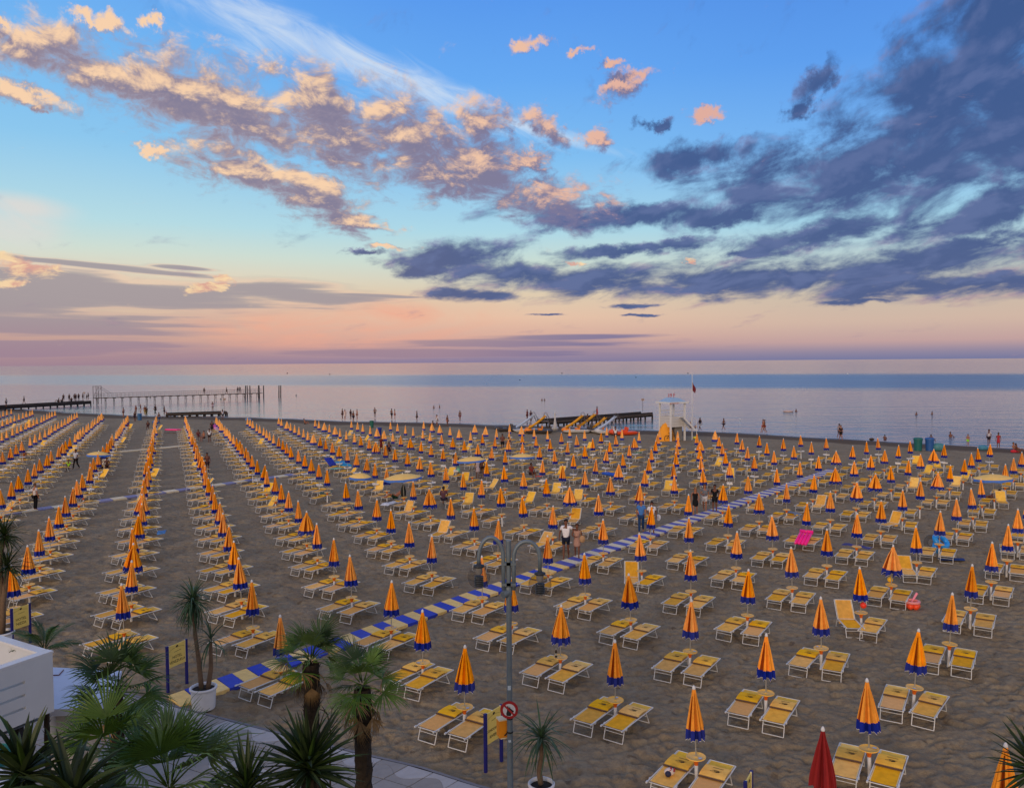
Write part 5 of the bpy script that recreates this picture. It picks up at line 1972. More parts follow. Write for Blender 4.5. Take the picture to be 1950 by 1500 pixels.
put('cushion', mb.mesh('cushion', mat('lemon_cushion', lin(226, 220, 70), .6, .1)), None, (q.x, q.y, 0), 0, 'lemon yellow cushion on the sand right of the flagpole', 'cushion')
q = at(1501, 783, 0)
t = thing('float_ring', (q.x, q.y, -.1), 0, 'pale inflatable float with a bather, right of the tower', 'float')
mb = MB()
mb.tube([(.75 * math.cos(a), .6 * math.sin(a), .12) for a in np.linspace(0, 2 * math.pi, 21)], .17, 7, False)
part('ring', mb, mat('pale_vinyl', lin(190, 170, 170), .3, .1), t)
for x, y, lab in [(628, 713, 'tiny dark buoy on the sea above the pedal boats'), (1070, 711, 'tiny dark buoy far out above the pedal boat slides'), (1211, 719, 'tiny buoy left of the flag in the blue water'), (547, 711, 'tiny dark buoy far out left of centre'), (564, 753, 'small dark buoy near the lone pair of posts'),
                  (420, 760, 'small dark buoy under the gangway end'), (990, 724, 'tiny buoy far out at the centre of the blue water'), (1310, 711, 'tiny buoy left of the top of the flagpole'), (1614, 712, 'tiny pale buoy far out on the right'), (286, 757, 'small dark buoy beneath the gangway on the left'), (1409, 798, 'white buoy in the shallows right of the boy'), (627, 792, 'pale buoy in the shallows left of the five bathers')]:
    q = at(x, y, -.1)
    r_ = q.y * 1.1 / FPX
    mb = MB()
    mb.lathe([(0.02, -r_ * .5), (r_, 0), (r_ * .9, r_ * .6), (r_ * .35, r_ * 1.6), (0.01, r_ * 1.7)], 8, cap=False)
    put('buoy', mb.mesh('buoy', M_white if 'white' in lab or 'pale' in lab else M_dark), None, (q.x, q.y, -.1), 0, lab, 'buoy', 'buoys on the sea')

# ================================================================== street lamp with the dog sign
M_lamp = mat('lamp_grey', lin(104, 118, 130), .45, .12, 6, metal=.2)
M_lampd = mat('lamp_dark', lin(40, 46, 56), .5, .1, 6)
LY_ = 16.6
lp = deep(971, 1400, LY_)
LB = Vector((lp.x, LY_, 0))
lz = lambda y: deep(971, y, LY_).z
t = thing('street_lamp', LB, 0, 'grey street lamp with two clear globes hung from hooped arms', 'street lamp')
mb = MB()
mb.bar((0, 0, -.1), (0, 0, lz(1136)), .062, .056, n=14)
mb.bar((0, 0, lz(1136)), (0, 0, lz(1032)), .052, n=14)
mb.lathe([(.054, lz(1032)), (.056, lz(1030)), (.05, lz(1028)), (0, lz(1027))], 12, cap=False)
part('post', mb, M_lamp, t)
mb = MB()
mb.lathe([(.066, lz(1134)), (.075, lz(1131)), (.075, lz(1120)), (.066, lz(1117))], 14)
mb.bar((-.02, -.02, lz(1127)), (-.12, -.10, lz(1130)), .075, n=12)
part('collar', mb, M_lamp, t)
mpx = LY_ / FPX
ARMS = [(-1, 914, 1097, 1022), (1, 1031, 1112, 1030)]
GLASS = bpy.data.materials.new('clear_globe')
GLASS.use_nodes = True
g_ = GLASS.node_tree.nodes['Principled BSDF']
gt = NT(GLASS.node_tree)
g_.inputs['Base Color'].default_value = (.12, .12, .12, 1)
g_.inputs['Roughness'].default_value = .05
g_.inputs['IOR'].default_value = 1.45
tr_ = gt.node('ShaderNodeBsdfTransparent')
tr_.inputs[0].default_value = (.82, .81, .81, 1)
gm_ = gt.node('ShaderNodeMixShader')
fr_ = gt.node('ShaderNodeLayerWeight')
fr_.inputs[0].default_value = .25
gt.put(gm_.inputs[0], gt.smooth(fr_.outputs['Facing'], 0.0, 1.0, .05, .5))
gt.put(gm_.inputs[1], tr_.outputs[0])
gt.put(gm_.inputs[2], g_.outputs[0])
gt.put(GLASS.node_tree.nodes['Material Output'].inputs[0], gm_.outputs[0])
for sgn, gx, gy, ytop in ARMS:
    X = (gx - 971) * mpx
    xin = sgn * .105
    zc = lz(gy)
    ztop = lz(ytop)
    zs = lz(1078)
    arm = MB()
    yd = -.03
    pts = [(xin, yd, lz(1122)), (xin, yd, zs), ]
    cx, rx = (xin + X) / 2, abs(X - xin) / 2
    zb = lz(1062)
    for k in range(13):
        a = math.pi * k / 12
        pts.append((cx + (xin - cx) * math.cos(a), yd, zb + (ztop - zb) * math.sin(a)))
    pts.append((X, yd, lz(gy - 26)))
    arm.tube(pts, .042, 10)
    A_ = part('arm', arm, M_lamp, t)
    br = MB()
    for yy in (1072, 1111):
        br.box((xin / 2, yd / 2, lz(yy)), (.19, .15, .05))
    part('bracket', br, M_lamp, A_)
    cap_ = MB()
    cap_.lathe([(.10, zc + .20), (.115, zc + .215), (.115, zc + .24), (.05, zc + .26), (.036, zc + .32)], 16, (X, yd, 0))
    lampart = part('lamp_cap', cap_, M_lampd, t)
    gl_ = MB()
    gl_.ball((X, yd, zc), .235, 24, 16)
    part('globe', gl_, GLASS, lampart)
    ne = MB()
    ne.lathe([(.075, zc + .2), (.07, zc + .08), (.045, zc + .05)], 12, (X, yd, 0))
    part('socket', ne, mat('pale_socket', lin(150, 150, 150), .4, .1), lampart)
    lv = MB()
    for k in range(6):
        z = zc + .02 - k * .036
        lv.lathe([(.085, z), (.098, z - .014), (.085, z - .030), (.03, z - .032)], 14, (X, yd, 0))
    part('louvre', lv, M_lampd, lampart)
    li = MB()
    for k in range(6):
        z = zc + .008 - k * .036
        li.lathe([(.097, z + .002), (.104, z - .002), (.097, z - .006)], 14, (X, yd, 0), cap=False)
    part('louvre_rim', li, M_lamp, lampart)
# bands and stickers
mb = MB()
mb.lathe([(.066, lz(1394)), (.066, lz(1391))], 14)
mb.lathe([(.066, lz(1368)), (.066, lz(1366))], 14)
part('strap', mb, M_dark, t)
mb = MB()
for yy, w_, h_ in ((1311, .055, .09), (1410, .045, .05)):
    z = lz(yy)
    mb.sheet([[(-.005 + w_ * k, -.0645 + .01 * k * k, z), (-.005 + w_ * k, -.0645 + .01 * k * k, z + h_)] for k in (-.6, 0, .6)])
part('sticker', mb, mat('pale_sticker', lin(170, 190, 210), .5, .2, 40), t)
# round sign
zs = lz(1348)
R_ = .185
m_ = MB()
sg = put('prohibition_sign', None, t, (-.01, -.075, zs))


def disc(mb, r0, r1, y, n=36):
    vs = []
    for j in range(n):
        a = 2 * math.pi * j / n
        vs += [(r0 * math.cos(a), y, r0 * math.sin(a)), (r1 * math.cos(a), y, r1 * math.sin(a))]
    mb.add(vs, [(2 * j, 2 * ((j + 1) % n), 2 * ((j + 1) % n) + 1, 2 * j + 1) for j in range(n)], False)


M_signred = mat('sign_red', lin(150, 30, 36), .5, .05)
pl = MB()
pl.lathe([(R_, -.008), (R_, .008)], 36)
pm = pl.mesh('plate', mat('sign_rim', lin(150, 60, 64), .5, .05))
o = put('plate', pm, sg)
o.rotation_euler = (math.pi / 2, 0, 0)
mb = MB()
disc(mb, 0, .135, -.0095)
part('face', mb, mat('sign_white', lin(190, 194, 204), .5, .05), sg)
mb = MB()
disc(mb, .130, .182, -.0115)
part('ring', mb, M_signred, sg)
mb = MB()        # dog's head looking right
dog = [(-.055, -.118), (.03, -.122), (.045, -.085), (.04, -.06), (.062, -.052), (.085, -.045), (.098, -.028), (.092, -.012), (.066, .004), (.046, .024), (.026, .036), (.012, .078), (-.002, .040),
       (-.022, .086), (-.038, .088), (-.040, .030), (-.046, -.02), (-.060, -.07)]
mb.add([(x, -.0125, z) for x, z in dog], [tuple(range(len(dog)))], False)
part('dog_head', mb, M_dark, sg)
mb = MB()
c45 = math.sqrt(.5)
w_ = .019
q4 = [(-.131, w_), (.131, w_), (.131, -w_), (-.131, -w_)]
mb.add([(x * c45 + z * c45, -.0145, -x * c45 + z * c45) for x, z in q4], [(0, 3, 2, 1)], False)
part('slash', mb, M_signred, sg)
# litter box strapped to the post
q = deep(956, 1384, LY_ + .12)
t = thing('post_box', (q.x + .02, q.y, q.z), 0.35, 'yellow box with a pale lid strapped to the lamp post behind the dog sign', 'box')
mb = MB()
mb.box((0, 0, 0), (.22, .18, .36))
part('body', mb, mat('post_box_yellow', lin(222, 140, 24), .5, .1, 4), t)
mb = MB()
mb.box((0, 0, .19), (.24, .20, .025))
mb.box((0, -.06, -.19), (.16, .06, .03))
part('lid', mb, mat('pale_lid', lin(230, 210, 170), .5, .1, 4), t)
mb = MB()
mb.add([(-.02, -.091, -.14), (.07, -.091, -.06), (.06, -.091, -.11), (.02, -.091, -.15)], [(0, 3, 2, 1)], False)
part('mark', mb, M_dark, t)

# ================================================================== hotel sign boards
M_post = mat('blue_post', lin(24, 26, 110), .5, .12, 6)
M_board = mat('yellow_board', lin(236, 208, 108), .6, .06, 5)
M_ink = mat('sign_ink', lin(78, 66, 40), .8, .05)


def hotel_sign(pa, pb, ztop, zlo, lines, label, tops=(None, None)):
    """two posts and the panel between them; pa, pb: feet of the posts, nearer first"""
    pa, pb = Vector(pa), Vector(pb)
    d = (pb - pa)
    L = d.length
    d.normalize()
    t = thing('sign_board', pa, 0, label, 'sign')
    a = math.atan2(d.y, d.x)
    t.rotation_euler = (0, 0, a)
    for x in (0, L):
        mb = MB()
        mb.box((x, 0, ztop / 2), (.062, .062, ztop))
        part('post', mb, M_post, t)
    mb = MB()
    mb.box((L / 2, 0, (ztop + zlo) / 2 - .01), (L - .07, .03, ztop - zlo - .03))
    panel = part('panel', mb, M_board, t)
    mb = MB()
    for x in (.045, L - .045):
        mb.box((x, -.004, (ztop + zlo) / 2), (.014, .034, ztop - zlo))
    part('trim', mb, mat('pale_trim', lin(206, 200, 180), .5, .05), panel)
    lm_ = MB()        # swoosh and emblem
    for k in range(16):
        f0, f1 = k / 16, (k + 1) / 16
        g = lambda f: (.08 + (L - .16) * f, -.0165, ztop - .16 + .045 * math.sin(f * 3.1))
        a_, b_2 = g(f0), g(f1)
        lm_.add([a_, b_2, (b_2[0], -.0165, b_2[2] + .008), (a_[0], -.0165, a_[2] + .008)], [(0, 1, 2, 3)], False)
    for k in range(8):
        f0, f1 = .3 + k * .06, .3 + (k + 1) * .06
        g = lambda f: (.08 + (L - .16) * f, -.0165, ztop - .235 + .04 * (f - .5) + .012 * math.sin(f * 40))
        a_, b_2 = g(f0), g(f1)
        lm_.add([a_, b_2, (b_2[0], -.0165, b_2[2] + .014), (a_[0], -.0165, a_[2] + .014)], [(0, 1, 2, 3)], False)
    part('swoosh', lm_, mat('ochre_print', lin(140, 120, 50), .8, .05), panel)
    em = MB()
    em.add([(L / 2 - .05, -.0165, ztop - .10), (L / 2 + .0, -.0165, ztop - .13), (L / 2 + .05, -.0165, ztop - .09), (L / 2 + .02, -.0165, ztop - .06), (L / 2 - .02, -.0165, ztop - .065)], [(0, 1, 2, 3, 4)], False)
    part('emblem', em, M_dark, panel)
    h = ztop - zlo
    for k, (txt, sz) in enumerate(lines):
        words(txt, sz, plane_m((L / 2, -.0165, zlo + h * (.36 - .20 * k)), (1, 0, 0), (0, 0, 1)), 'lettering', M_ink, panel, .002)
    return t


f1 = at(925, 1470)
f2 = at(955, 1449)
hotel_sign(f1, f2, 1.33, .60, [('CONDOMINIO', .085), ('RIVIERA', .095)], 'yellow board on blue posts reading CONDOMINIO RIVIERA beside the lamp post')
f2 = at(356, 1301)
f1 = f2 + (at(320, 1318) - f2) * 1.0
hotel_sign(f1, f2, 1.30, .66, [('HOTEL', .11), ('VENEZUELA', .105)], 'yellow board on blue posts reading HOTEL VENEZUELA by the potted palm')
f2 = at(58, 1224)
f1 = f2 + (at(24, 1236) - f2)
hotel_sign(f1, f2, 1.33, .62, [('HOTEL', .12), ('NIZZA', .12)], 'yellow hotel board on blue posts at the far left above the white parapet')
f1 = deep(1419, 1600, 15.1)
f1 = Vector((f1.x, 15.1, 0))
f2 = f1 + Vector((.23, .40, 0))
hotel_sign(f1, f2, deep(1419, 1487, 15.1).z, .62, [('HOTEL', .11)], 'yellow board with blue frame cut off by the bottom edge')

# ================================================================== plants
LEAFG = [mat('frond_green', lin(74, 104, 30), .5, .25, 5, objvar=.25, spec=.25), mat('frond_deep', lin(54, 80, 32), .5, .25, 5, objvar=.25, spec=.25), mat('frond_light', lin(70, 98, 34), .5, .25, 5, objvar=.2, spec=.25),
         mat('frond_dry', lin(124, 98, 60), .7, .3, 6, objvar=.25), mat('sword_green', lin(44, 62, 28), .45, .2, 5, objvar=.3, spec=.25), mat('sword_blue', lin(62, 88, 62), .45, .2, 5, objvar=.25, spec=.25)]
M_bark = mat('palm_bark', lin(46, 38, 30), .95, .35, 14, bump=.8, bscale=30)
M_trunk = mat('smooth_trunk', lin(112, 92, 74), .9, .25, 10, bump=.6, bscale=24)
M_soil = mat('pot_soil', lin(40, 34, 30), .95, .3, 20)


def fan_mesh(seed, m_, n=32, pet=.45, Lf=.55, spread=1.75, droop=.35, drytip=False):
    """a fan frond: stalk along +x, blade of narrow folded segments joined half way"""
    q = random.Random(seed)
    mb = MB()
    mb.slot = 0
    mb.tube([(0, 0, 0), (pet * .5, 0, .03), (pet, 0, .0)], [.014, .010, .008], 4)
    for k in range(n):
        a = spread * (2 * (k + .5) / n - 1)
        Lk = Lf * (1 - .22 * abs(a / spread) ** 2) * q.uniform(.78, 1.08)
        w_ = spread * Lf * .62 / n * .70
        d = Vector((math.cos(a), math.sin(a), 0))
        s = Vector((-d.y, d.x, 0))
        o = Vector((pet, 0, 0))
        dr = droop * q.uniform(.5, 1.5)
        pts = []
        for f in (0, .25, .55, .8, 1.0):
            z = -.04 * f + .05 * math.sin(f * 3) * 0 - dr * Lk * max(0, f - .5) ** 2 * 2 + .10 * abs(math.sin(a)) * f * Lk
            pts.append(o + d * (Lk * f) + Vector((0, 0, z)))
        ws = (.15, .62, 1.0, .6, .06)
        rows = []
        for p, wk in zip(pts, ws):
            rows.append([p - s * (w_ * wk) + Vector((0, 0, w_ * wk * .35)), p, p + s * (w_ * wk) + Vector((0, 0, w_ * wk * .35))])
        mb.slot = 1 if drytip and q.random() < .3 else 0
        if q.random() < .07:
            continue
        mb.sheet(rows, smooth=False)
    return mb.mesh('frond', [m_, LEAFG[3]])


def feather_mesh(seed, m_, L=1.3, n=30, leaf=.36, arch=.55):
    q = random.Random(seed)
    mb = MB()
    sp = [Vector((L * f * (1 - .12 * f), 0, arch * L * (f * .9 - f * f * 1.05))) for f in [i / 10 for i in range(11)]]
    mb.tube(sp, [.016 - .0012 * i for i in range(11)], 4)

    def on(f):
        i = min(9, int(f * 10))
        return sp[i].lerp(sp[i + 1], f * 10 - i)
    for k in range(n):
        f = .15 + .85 * k / n
        for sd in (-1, 1):
            ll = leaf * math.sin(math.pi * (.12 + .8 * f)) * q.uniform(.85, 1.1)
            d = Vector((.75, sd * .8, .22 + q.uniform(-.1, .1))).normalized()
            p = on(f)
            pts = [p + d * (ll * g) + Vector((0, 0, -.35 * ll * g * g)) for g in (0, .5, 1)]
            s = Vector((0, 0, 1)).cross(d).normalized() * .011
            mb.sheet([[pts[0] - s * .6, pts[0] + s * .6], [pts[1] - s, pts[1] + s], [pts[2] - s * .1, pts[2] + s * .1]], smooth=False)
    return mb.mesh('frond', [m_])


def sword_mesh(m_, L=.6, w_=.022, bend=.25, n=5):
    mb = MB()
    rows = []
    for i in range(n + 1):
        f = i / n
        wk = w_ * (1 - .75 * abs(f - .35) ** 1.4 - .45 * f ** 3) * (.0 if i == n else 1) + .001
        p = Vector((L * f * (1 - bend * .3 * f), 0, -bend * L * f * f))
        rows.append([p + Vector((0, -wk, wk * .55)), p, p + Vector((0, wk, wk * .55))])
    mb.sheet(rows, smooth=False)
    return mb.mesh('leaf', [m_])


def point_x(az, el, roll=0.0):
    """rotation that turns +x to azimuth az and elevation el"""
    return (Matrix.Rotation(az, 3, 'Z') @ Matrix.Rotation(-el, 3, 'Y') @ Matrix.Rotation(roll, 3, 'X')).to_euler()


def crown_of(t, meshes, c, n, el0, el1, seed, name='frond', scale=(.85, 1.1), az0=0, tip=.0, off=0.0):
    q = random.Random(seed)
    for k in range(n):
        f = (k + .5) / n
        el = el0 + (el1 - el0) * f + q.gauss(0, .10)
        az = az0 + k * 2.39996 + q.gauss(0, .15)
        s = q.uniform(*scale)
        o = put(name, meshes[q.randrange(len(meshes))], t)
        o.rotation_euler = point_x(az, el, q.gauss(0, .25))
        o.location = Vector(c) + Vector((math.cos(az) * off, math.sin(az) * off, tip * (1 - f)))
        o.scale = (s, s, s)


def bark_trunk(h, r0, r1, seed, lean=(0, 0), n=12, spikes=180):
    q = random.Random(seed)
    mb = MB()
    rows = []
    m_ = int(h / .07)
    for i in range(m_ + 1):
        f = i / m_
        r_ = r0 + (r1 - r0) * f
        rows.append([(lean[0] * f + r_ * q.uniform(.84, 1.14) * math.cos(2 * math.pi * j / n), lean[1] * f + r_ * q.uniform(.84, 1.14) * math.sin(2 * math.pi * j / n), h * f) for j in range(n)])
    for r_ in rows:
        r_.append(r_[0])
    mb.sheet(rows, smooth=False)
    for k in range(spikes):
        f = q.random()
        a = q.uniform(0, 6.28)
        r_ = r0 + (r1 - r0) * f
        p = Vector((lean[0] * f + r_ * math.cos(a), lean[1] * f + r_ * math.sin(a), h * f))
        d = Vector((math.cos(a), math.sin(a), q.uniform(.3, 2.2))).normalized() * q.uniform(.04, .11)
        s = Vector((-math.sin(a), math.cos(a), 0)) * .014
        mb.add([p - s, p + s, p + d], [(0, 1, 2)], False)
    return mb


FANS = [fan_mesh(i, LEAFG[g], 34, .36, .50, 1.7, .35, i == 2) for i, g in enumerate((0, 0, 0, 1))]
FANS_DRY = [fan_mesh(10 + i, LEAFG[3], 22, .34, .45, .9, .9) for i in range(2)]


def fan_palm(px, py, Y, label, seed, n=18, sc=(.85, 1.1), dry=6, el=(1.25, -.35), trunk_r=.098, meshes=None):
    c = deep(px, py, Y)
    t = thing('fan_palm', (c.x, c.y, 0), 0, label, 'palm')
    h = c.z
    part('trunk', bark_trunk(h, trunk_r * 1.15, trunk_r, seed), M_bark, t)
    cr_ = put('crown', None, t, (0, 0, h))
    crown_of(cr_, meshes or FANS, (0, 0, 0), n, el[0], el[1], seed, scale=sc, off=.03, tip=.10)
    if dry:
        crown_of(cr_, FANS_DRY, (0, 0, -.12), dry, -.9, -1.4, seed + 1, scale=(.4, .66), off=.08)
    return t


fan_palm(592, 1262, 10.2, 'left of the two shaggy trunked fan palms before the boardwalk', 3, sc=(.56, .74))
fan_palm(690, 1310, 9.6, 'right of the two shaggy trunked fan palms, with brown hanging fronds', 8, n=17, dry=8, sc=(.56, .76), el=(1.2, -.55))

FANL = [fan_mesh(30 + i, LEAFG[g], 26, .55, .72, 1.5, .45) for i, g in enumerate((0, 2, 0, 1))]
FAND = [fan_mesh(40 + i, LEAFG[1], 24, .5, .60, 1.6, .5) for i in range(3)]


def low_palm(px, py, Y, label, seed, meshes, n, el, sc, name='fan_palm', cat='palm', dry=0, leafname='frond', tr=.1):
    c = deep(px, py, Y)
    t = thing(name, (c.x, c.y, 0), 0, label, cat)
    part('trunk', bark_trunk(max(.3, c.z), tr * 1.1, tr, seed, n=9, spikes=60), M_bark, t)
    cr_ = put('crown', None, t, (0, 0, c.z))
    crown_of(cr_, meshes, (0, 0, 0), n, el[0], el[1], seed, leafname, sc, off=.03, tip=.12)
    if dry:
        crown_of(cr_, FANS_DRY, (0, 0, -.1), dry, -.6, -1.2, seed + 1, scale=(.7, 1.0), off=.05)
    return t


low_palm(322, 1506, 8.6, 'big bright green fan palm at the bottom left', 21, FANL, 17, (1.3, .0), (.62, .84))
low_palm(215, 1455, 8.9, 'yellow-green fan palm left of the big bright one', 22, FANL, 10, (1.3, .1), (.55, .74))
low_palm(222, 1322, 12.6, 'dark fan palm in front of the white roof and the hotel board', 23, FAND, 22, (1.2, -.4), (.66, .88), dry=5)
FEA = [feather_mesh(50 + i, LEAFG[1], 1.0, 26, .28, .45) for i in range(2)]
low_palm(85, 1240, 15.4, 'small feather palm behind the corner of the white parapet', 24, FEA, 9, (1.1, .1), (.55, .75), 'feather_palm', tr=.05)
SW_Y = [sword_mesh(LEAFG[4], .62, .026, b_) for b_ in (.05, .18, .35)]
SW_B = [sword_mesh(LEAFG[4], .80, .050, b_) for b_ in (.05, .2, .4)]
SW_D = [sword_mesh(LEAFG[5], .74, .019, b_, 6) for b_ in (.25, .6, 1.0)]


def yucca(px, py, Y, label, seed, meshes, n, el, sc, heads=((0, 0, 0),), tr=.08):
    c = deep(px, py, Y)
    t = thing('yucca', (c.x, c.y, 0), 0, label, 'yucca')
    part('trunk', bark_trunk(max(.3, c.z), tr * 1.3, tr, seed, n=9, spikes=50), M_bark, t)
    for i, hd_ in enumerate(heads):
        cr_ = put('crown', None, t, (hd_[0], hd_[1], c.z + hd_[2]))
        crown_of(cr_, meshes, (0, 0, 0), n, el[0], el[1], seed + i, 'leaf', sc, off=.02, tip=.16)
    return t


yucca(588, 1478, 8.4, 'spiky dark yucca in front of the left fan palm', 31, SW_Y, 120, (1.45, -.15), (.8, 1.1))
yucca(44, 1492, 7.6, 'broad-leaved dark yucca at the left under the white parapet', 32, SW_B, 60, (1.35, -.4), (.55, .8))
yucca(470, 1520, 8.2, 'low spiky yucca poking up from the bottom edge left of the palms', 33, SW_Y, 60, (1.4, .0), (.6, .9))
yucca(140, 1545, 7.4, 'dark broad-leaved yucca at the bottom between the left yucca and fan palm', 34, SW_B, 50, (1.3, -.1), (.7, .95))
yucca(1972, 1476, 10.5, 'spiky leaves of a yucca reaching in at the lower right corner', 35, SW_Y, 70, (1.3, -.2), (.85, 1.1))

# bare twig between the two palms
q = deep(640, 1440, 9.9)
t = thing('bare_shrub', (q.x, q.y, 0), 0, 'bare branching twig between the two shaggy palm trunks', 'shrub')
mb = MB()
K = lambda x, y: deep(x, y, 9.9) - Vector((q.x, q.y, 0))
mb.tube([Vector((0, 0, 0)), K(628, 1460), K(630, 1400), K(624, 1360), K(612, 1342)], [.014, .012, .009, .007, .004], 5)
part('stem', mb, M_bark, t)
for pts in (((630, 1400), (628, 1375), (632, 1350), (622, 1330)), ((631, 1385), (645, 1366), (652, 1360)), ((624, 1360), (616, 1352), (606, 1349)), ((632, 1350), (640, 1340), (648, 1333))):
    mb = MB()
    mb.tube([K(*p_) for p_ in pts], [.008, .006, .004, .002][:len(pts)], 4)
    part('twig', mb, M_bark, t)


def pot(loc, r, h, label):
    t = thing('plant_pot', loc, 0, label, 'plant pot')
    mb = MB()
    mb.lathe([(r * .86, 0), (r * .90, h * .3), (r * .95, h * .86)], 24)
    part('tub', mb, M_white, t)
    mb = MB()
    mb.lathe([(r * .96, h * .86), (r * 1.05, h * .90), (r * 1.06, h * .97), (r * .99, h), (r * .90, h * .99), (r * .88, h * .88)], 24, cap=False)
    part('rim', mb, M_white, t)
    mb = MB()
    mb.lathe([(r * .9, h * .87), (r * .4, h * .90), (0.0, h * .92)], 18, cap=False)
    part('soil', mb, M_soil, t)
    return t


def dracaena(base, trunk_pts, heads, label, seed, r0=.07, meshes=None):
    t = thing('dracaena', base, 0, label, 'dracaena')
    for pts, (a_, b_2) in zip(trunk_pts, heads):
        mb = MB()
        n_ = len(pts)
        fine = []
        for i in range(n_ - 1):
            for f in (0, .5):
                fine.append(Vector(pts[i]).lerp(Vector(pts[i + 1]), f))
        fine.append(Vector(pts[-1]))
        k_ = len(fine)
        mb.tube(fine, [r0 * (1 - .45 * i / k_) * (1 + .08 * math.sin(i * 2.7 + seed)) for i in range(k_)], 9)
        part('trunk', mb, M_trunk, t)
        cr_ = put('crown', None, t, pts[-1])
        crown_of(cr_, meshes or SW_D, (0, 0, 0), a_, 1.45, b_2, seed, 'leaf', (.75, 1.05), off=.015, tip=.14)
    return t


pb = at(388, 1347)
pb = Vector((pb.x, pb.y, .02))
pot((pb.x, pb.y, .0), .34, .58, 'white round pot of the tall dracaena by the boardwalk')
kk = lambda x, y: deep(x, y, pb.y) - pb
dracaena(pb, [[kk(384, 1312), kk(379, 1260), kk(372, 1210), kk(367, 1150)], [kk(396, 1312), kk(402, 1270), kk(401, 1222)]], [(170, -1.1), (30, -.6)],
         'tall drooping dracaena with a smaller shoot in the white pot by the boardwalk', 41)
pb = deep(1031, 1510, 16.3)
pb = Vector((pb.x, pb.y, .0))
pot(pb, .26, deep(1031, 1489, 16.3).z, 'white round pot at the bottom edge right of the lamp')
kk = lambda x, y: deep(x, y, 16.3) - pb
dracaena(pb, [[kk(1030, 1492), kk(1026, 1466), kk(1031, 1440), kk(1031, 1412)]], [(64, -.75)], 'young dracaena with a crooked trunk right of the lamp post', 43, .06)
pb = at(4, 1237)
pot((pb.x, pb.y, 0), .36, .6, 'white round pot at the left edge above the parapet')
kk = lambda x, y: deep(x, y, pb.y) - pb
dracaena(pb, [[kk(4, 1205), kk(6, 1150), kk(12, 1100), kk(14, 1082)], [kk(2, 1205), kk(2, 1120), kk(0, 1060), kk(8, 1024)]], [(90, -.7), (110, -.8)], 'two-headed dracaena at the left edge in front of the umbrellas', 44, .10,
         [sword_mesh(LEAFG[4], .85, .022, b_) for b_ in (.12, .35, .7)])

# ================================================================== white terrace, kiosk roof, awning
c = deep(100, 1241, 14.5)
zb = deep(100, 1353, 14.5).z
dF = (deep(0, 1275.5, 13.65) - c)
dB = (deep(0, 1213, 15.4) - c)
dF.z = dB.z = 0
dF.normalize()
dB.normalize()
t = thing('terrace', (c.x, c.y, 0), 0, 'white terrace parapet with three slots at the left edge', 'terrace')
top_z, thick = c.z, .14
Lf, Lb = 5.0, 6.0


def wall_box(mb, d, x0, x1, z0, z1, th=thick, side=1):
    s = Vector((-d.y, d.x, 0)) * side
    if s.dot(dB if d is dF else dF) < 0:
        s = -s
    a_, b_2 = d * x0, d * x1
    P4 = [a_, b_2, b_2 + s * th, a_ + s * th]
    vs = [Vector((p.x, p.y, z)) for z in (z0, z1) for p in P4]
    mb.add(vs, [(0, 1, 2, 3), (4, 5, 6, 7), (0, 1, 5, 4), (1, 2, 6, 5), (2, 3, 7, 6), (3, 0, 4, 7)], False)


M_ter = mat('terrace_white', lin(206, 210, 214), .6, .05, 1.5)
hgt_ = top_z - zb
s0 = .52           # where the slots start
z_s = [top_z - hgt_ * f for f in (.335, .545, .755)]
mb = MB()
wall_box(mb, dF, 0, s0, zb, top_z - .02)
edges = [top_z - .02] + [v_ for z in z_s for v_ in (z + .025, z - .025)] + [zb]
for k in range(0, len(edges), 2):
    wall_box(mb, dF, s0 + .001, Lf, edges[k + 1], edges[k])
part('front_wall', mb, M_ter, t)
mb = MB()
wall_box(mb, dB, thick + .002, Lb, zb, top_z - .02)
part('side_wall', mb, M_ter, t)
mb = MB()
wall_box(mb, dF, -.02, Lf, top_z - .018, top_z + .02, thick + .04)
wall_box(mb, dB, thick + .03, Lb, top_z - .018, top_z + .02, thick + .04)
part('coping', mb, M_white, t)
mb = MB()
n_ = [dF * .15 + dB * .15, dF * Lf + dB * .15, dF * Lf + dB * Lb, dF * .15 + dB * Lb]
mb.add([Vector((p.x, p.y, zb + .05)) for p in n_], [(0, 1, 2, 3)], False)
mb.add([Vector((p.x, p.y, zb - .12)) for p in n_], [(3, 2, 1, 0)], False)
part('floor', mb, mat('terrace_floor', lin(150, 156, 164), .8, .1, 2), t)
for f in (.5, 1.6, 3.0):
    mb = MB()
    p = dF * f + dB * .35
    mb.box((p.x, p.y, zb / 2 - .06), (.16, .16, zb - .12))
    part('support', mb, M_dark, t)

# second parapet, nearer, at the very corner
c2 = deep(0, 1480, 9.0)
c3 = deep(46, 1503, 8.6)
d2 = (c3 - c2).normalized()
mb = MB()
mb.box((0, 0, -.5), (2.6, .14, 1.0), Matrix.Rotation(math.atan2(d2.y, d2.x), 3, 'Z'))
t = thing('stair_parapet', ((c2.x + c3.x) / 2 - .3, (c2.y + c3.y) / 2 + .15, 0), 0, 'white sloping parapet in the bottom left corner', 'parapet')
o = part('wall', mb, M_ter, t)
o.location = (0, 0, (c2.z + c3.z) / 2 - .02)
mb = MB()
mb.box((0, 0, 0), (2.6, .22, .05), Matrix.Rotation(math.atan2(d2.y, d2.x), 3, 'Z'))
o = part('coping', mb, M_white, t)
o.location = (0, 0, (c2.z + c3.z) / 2)

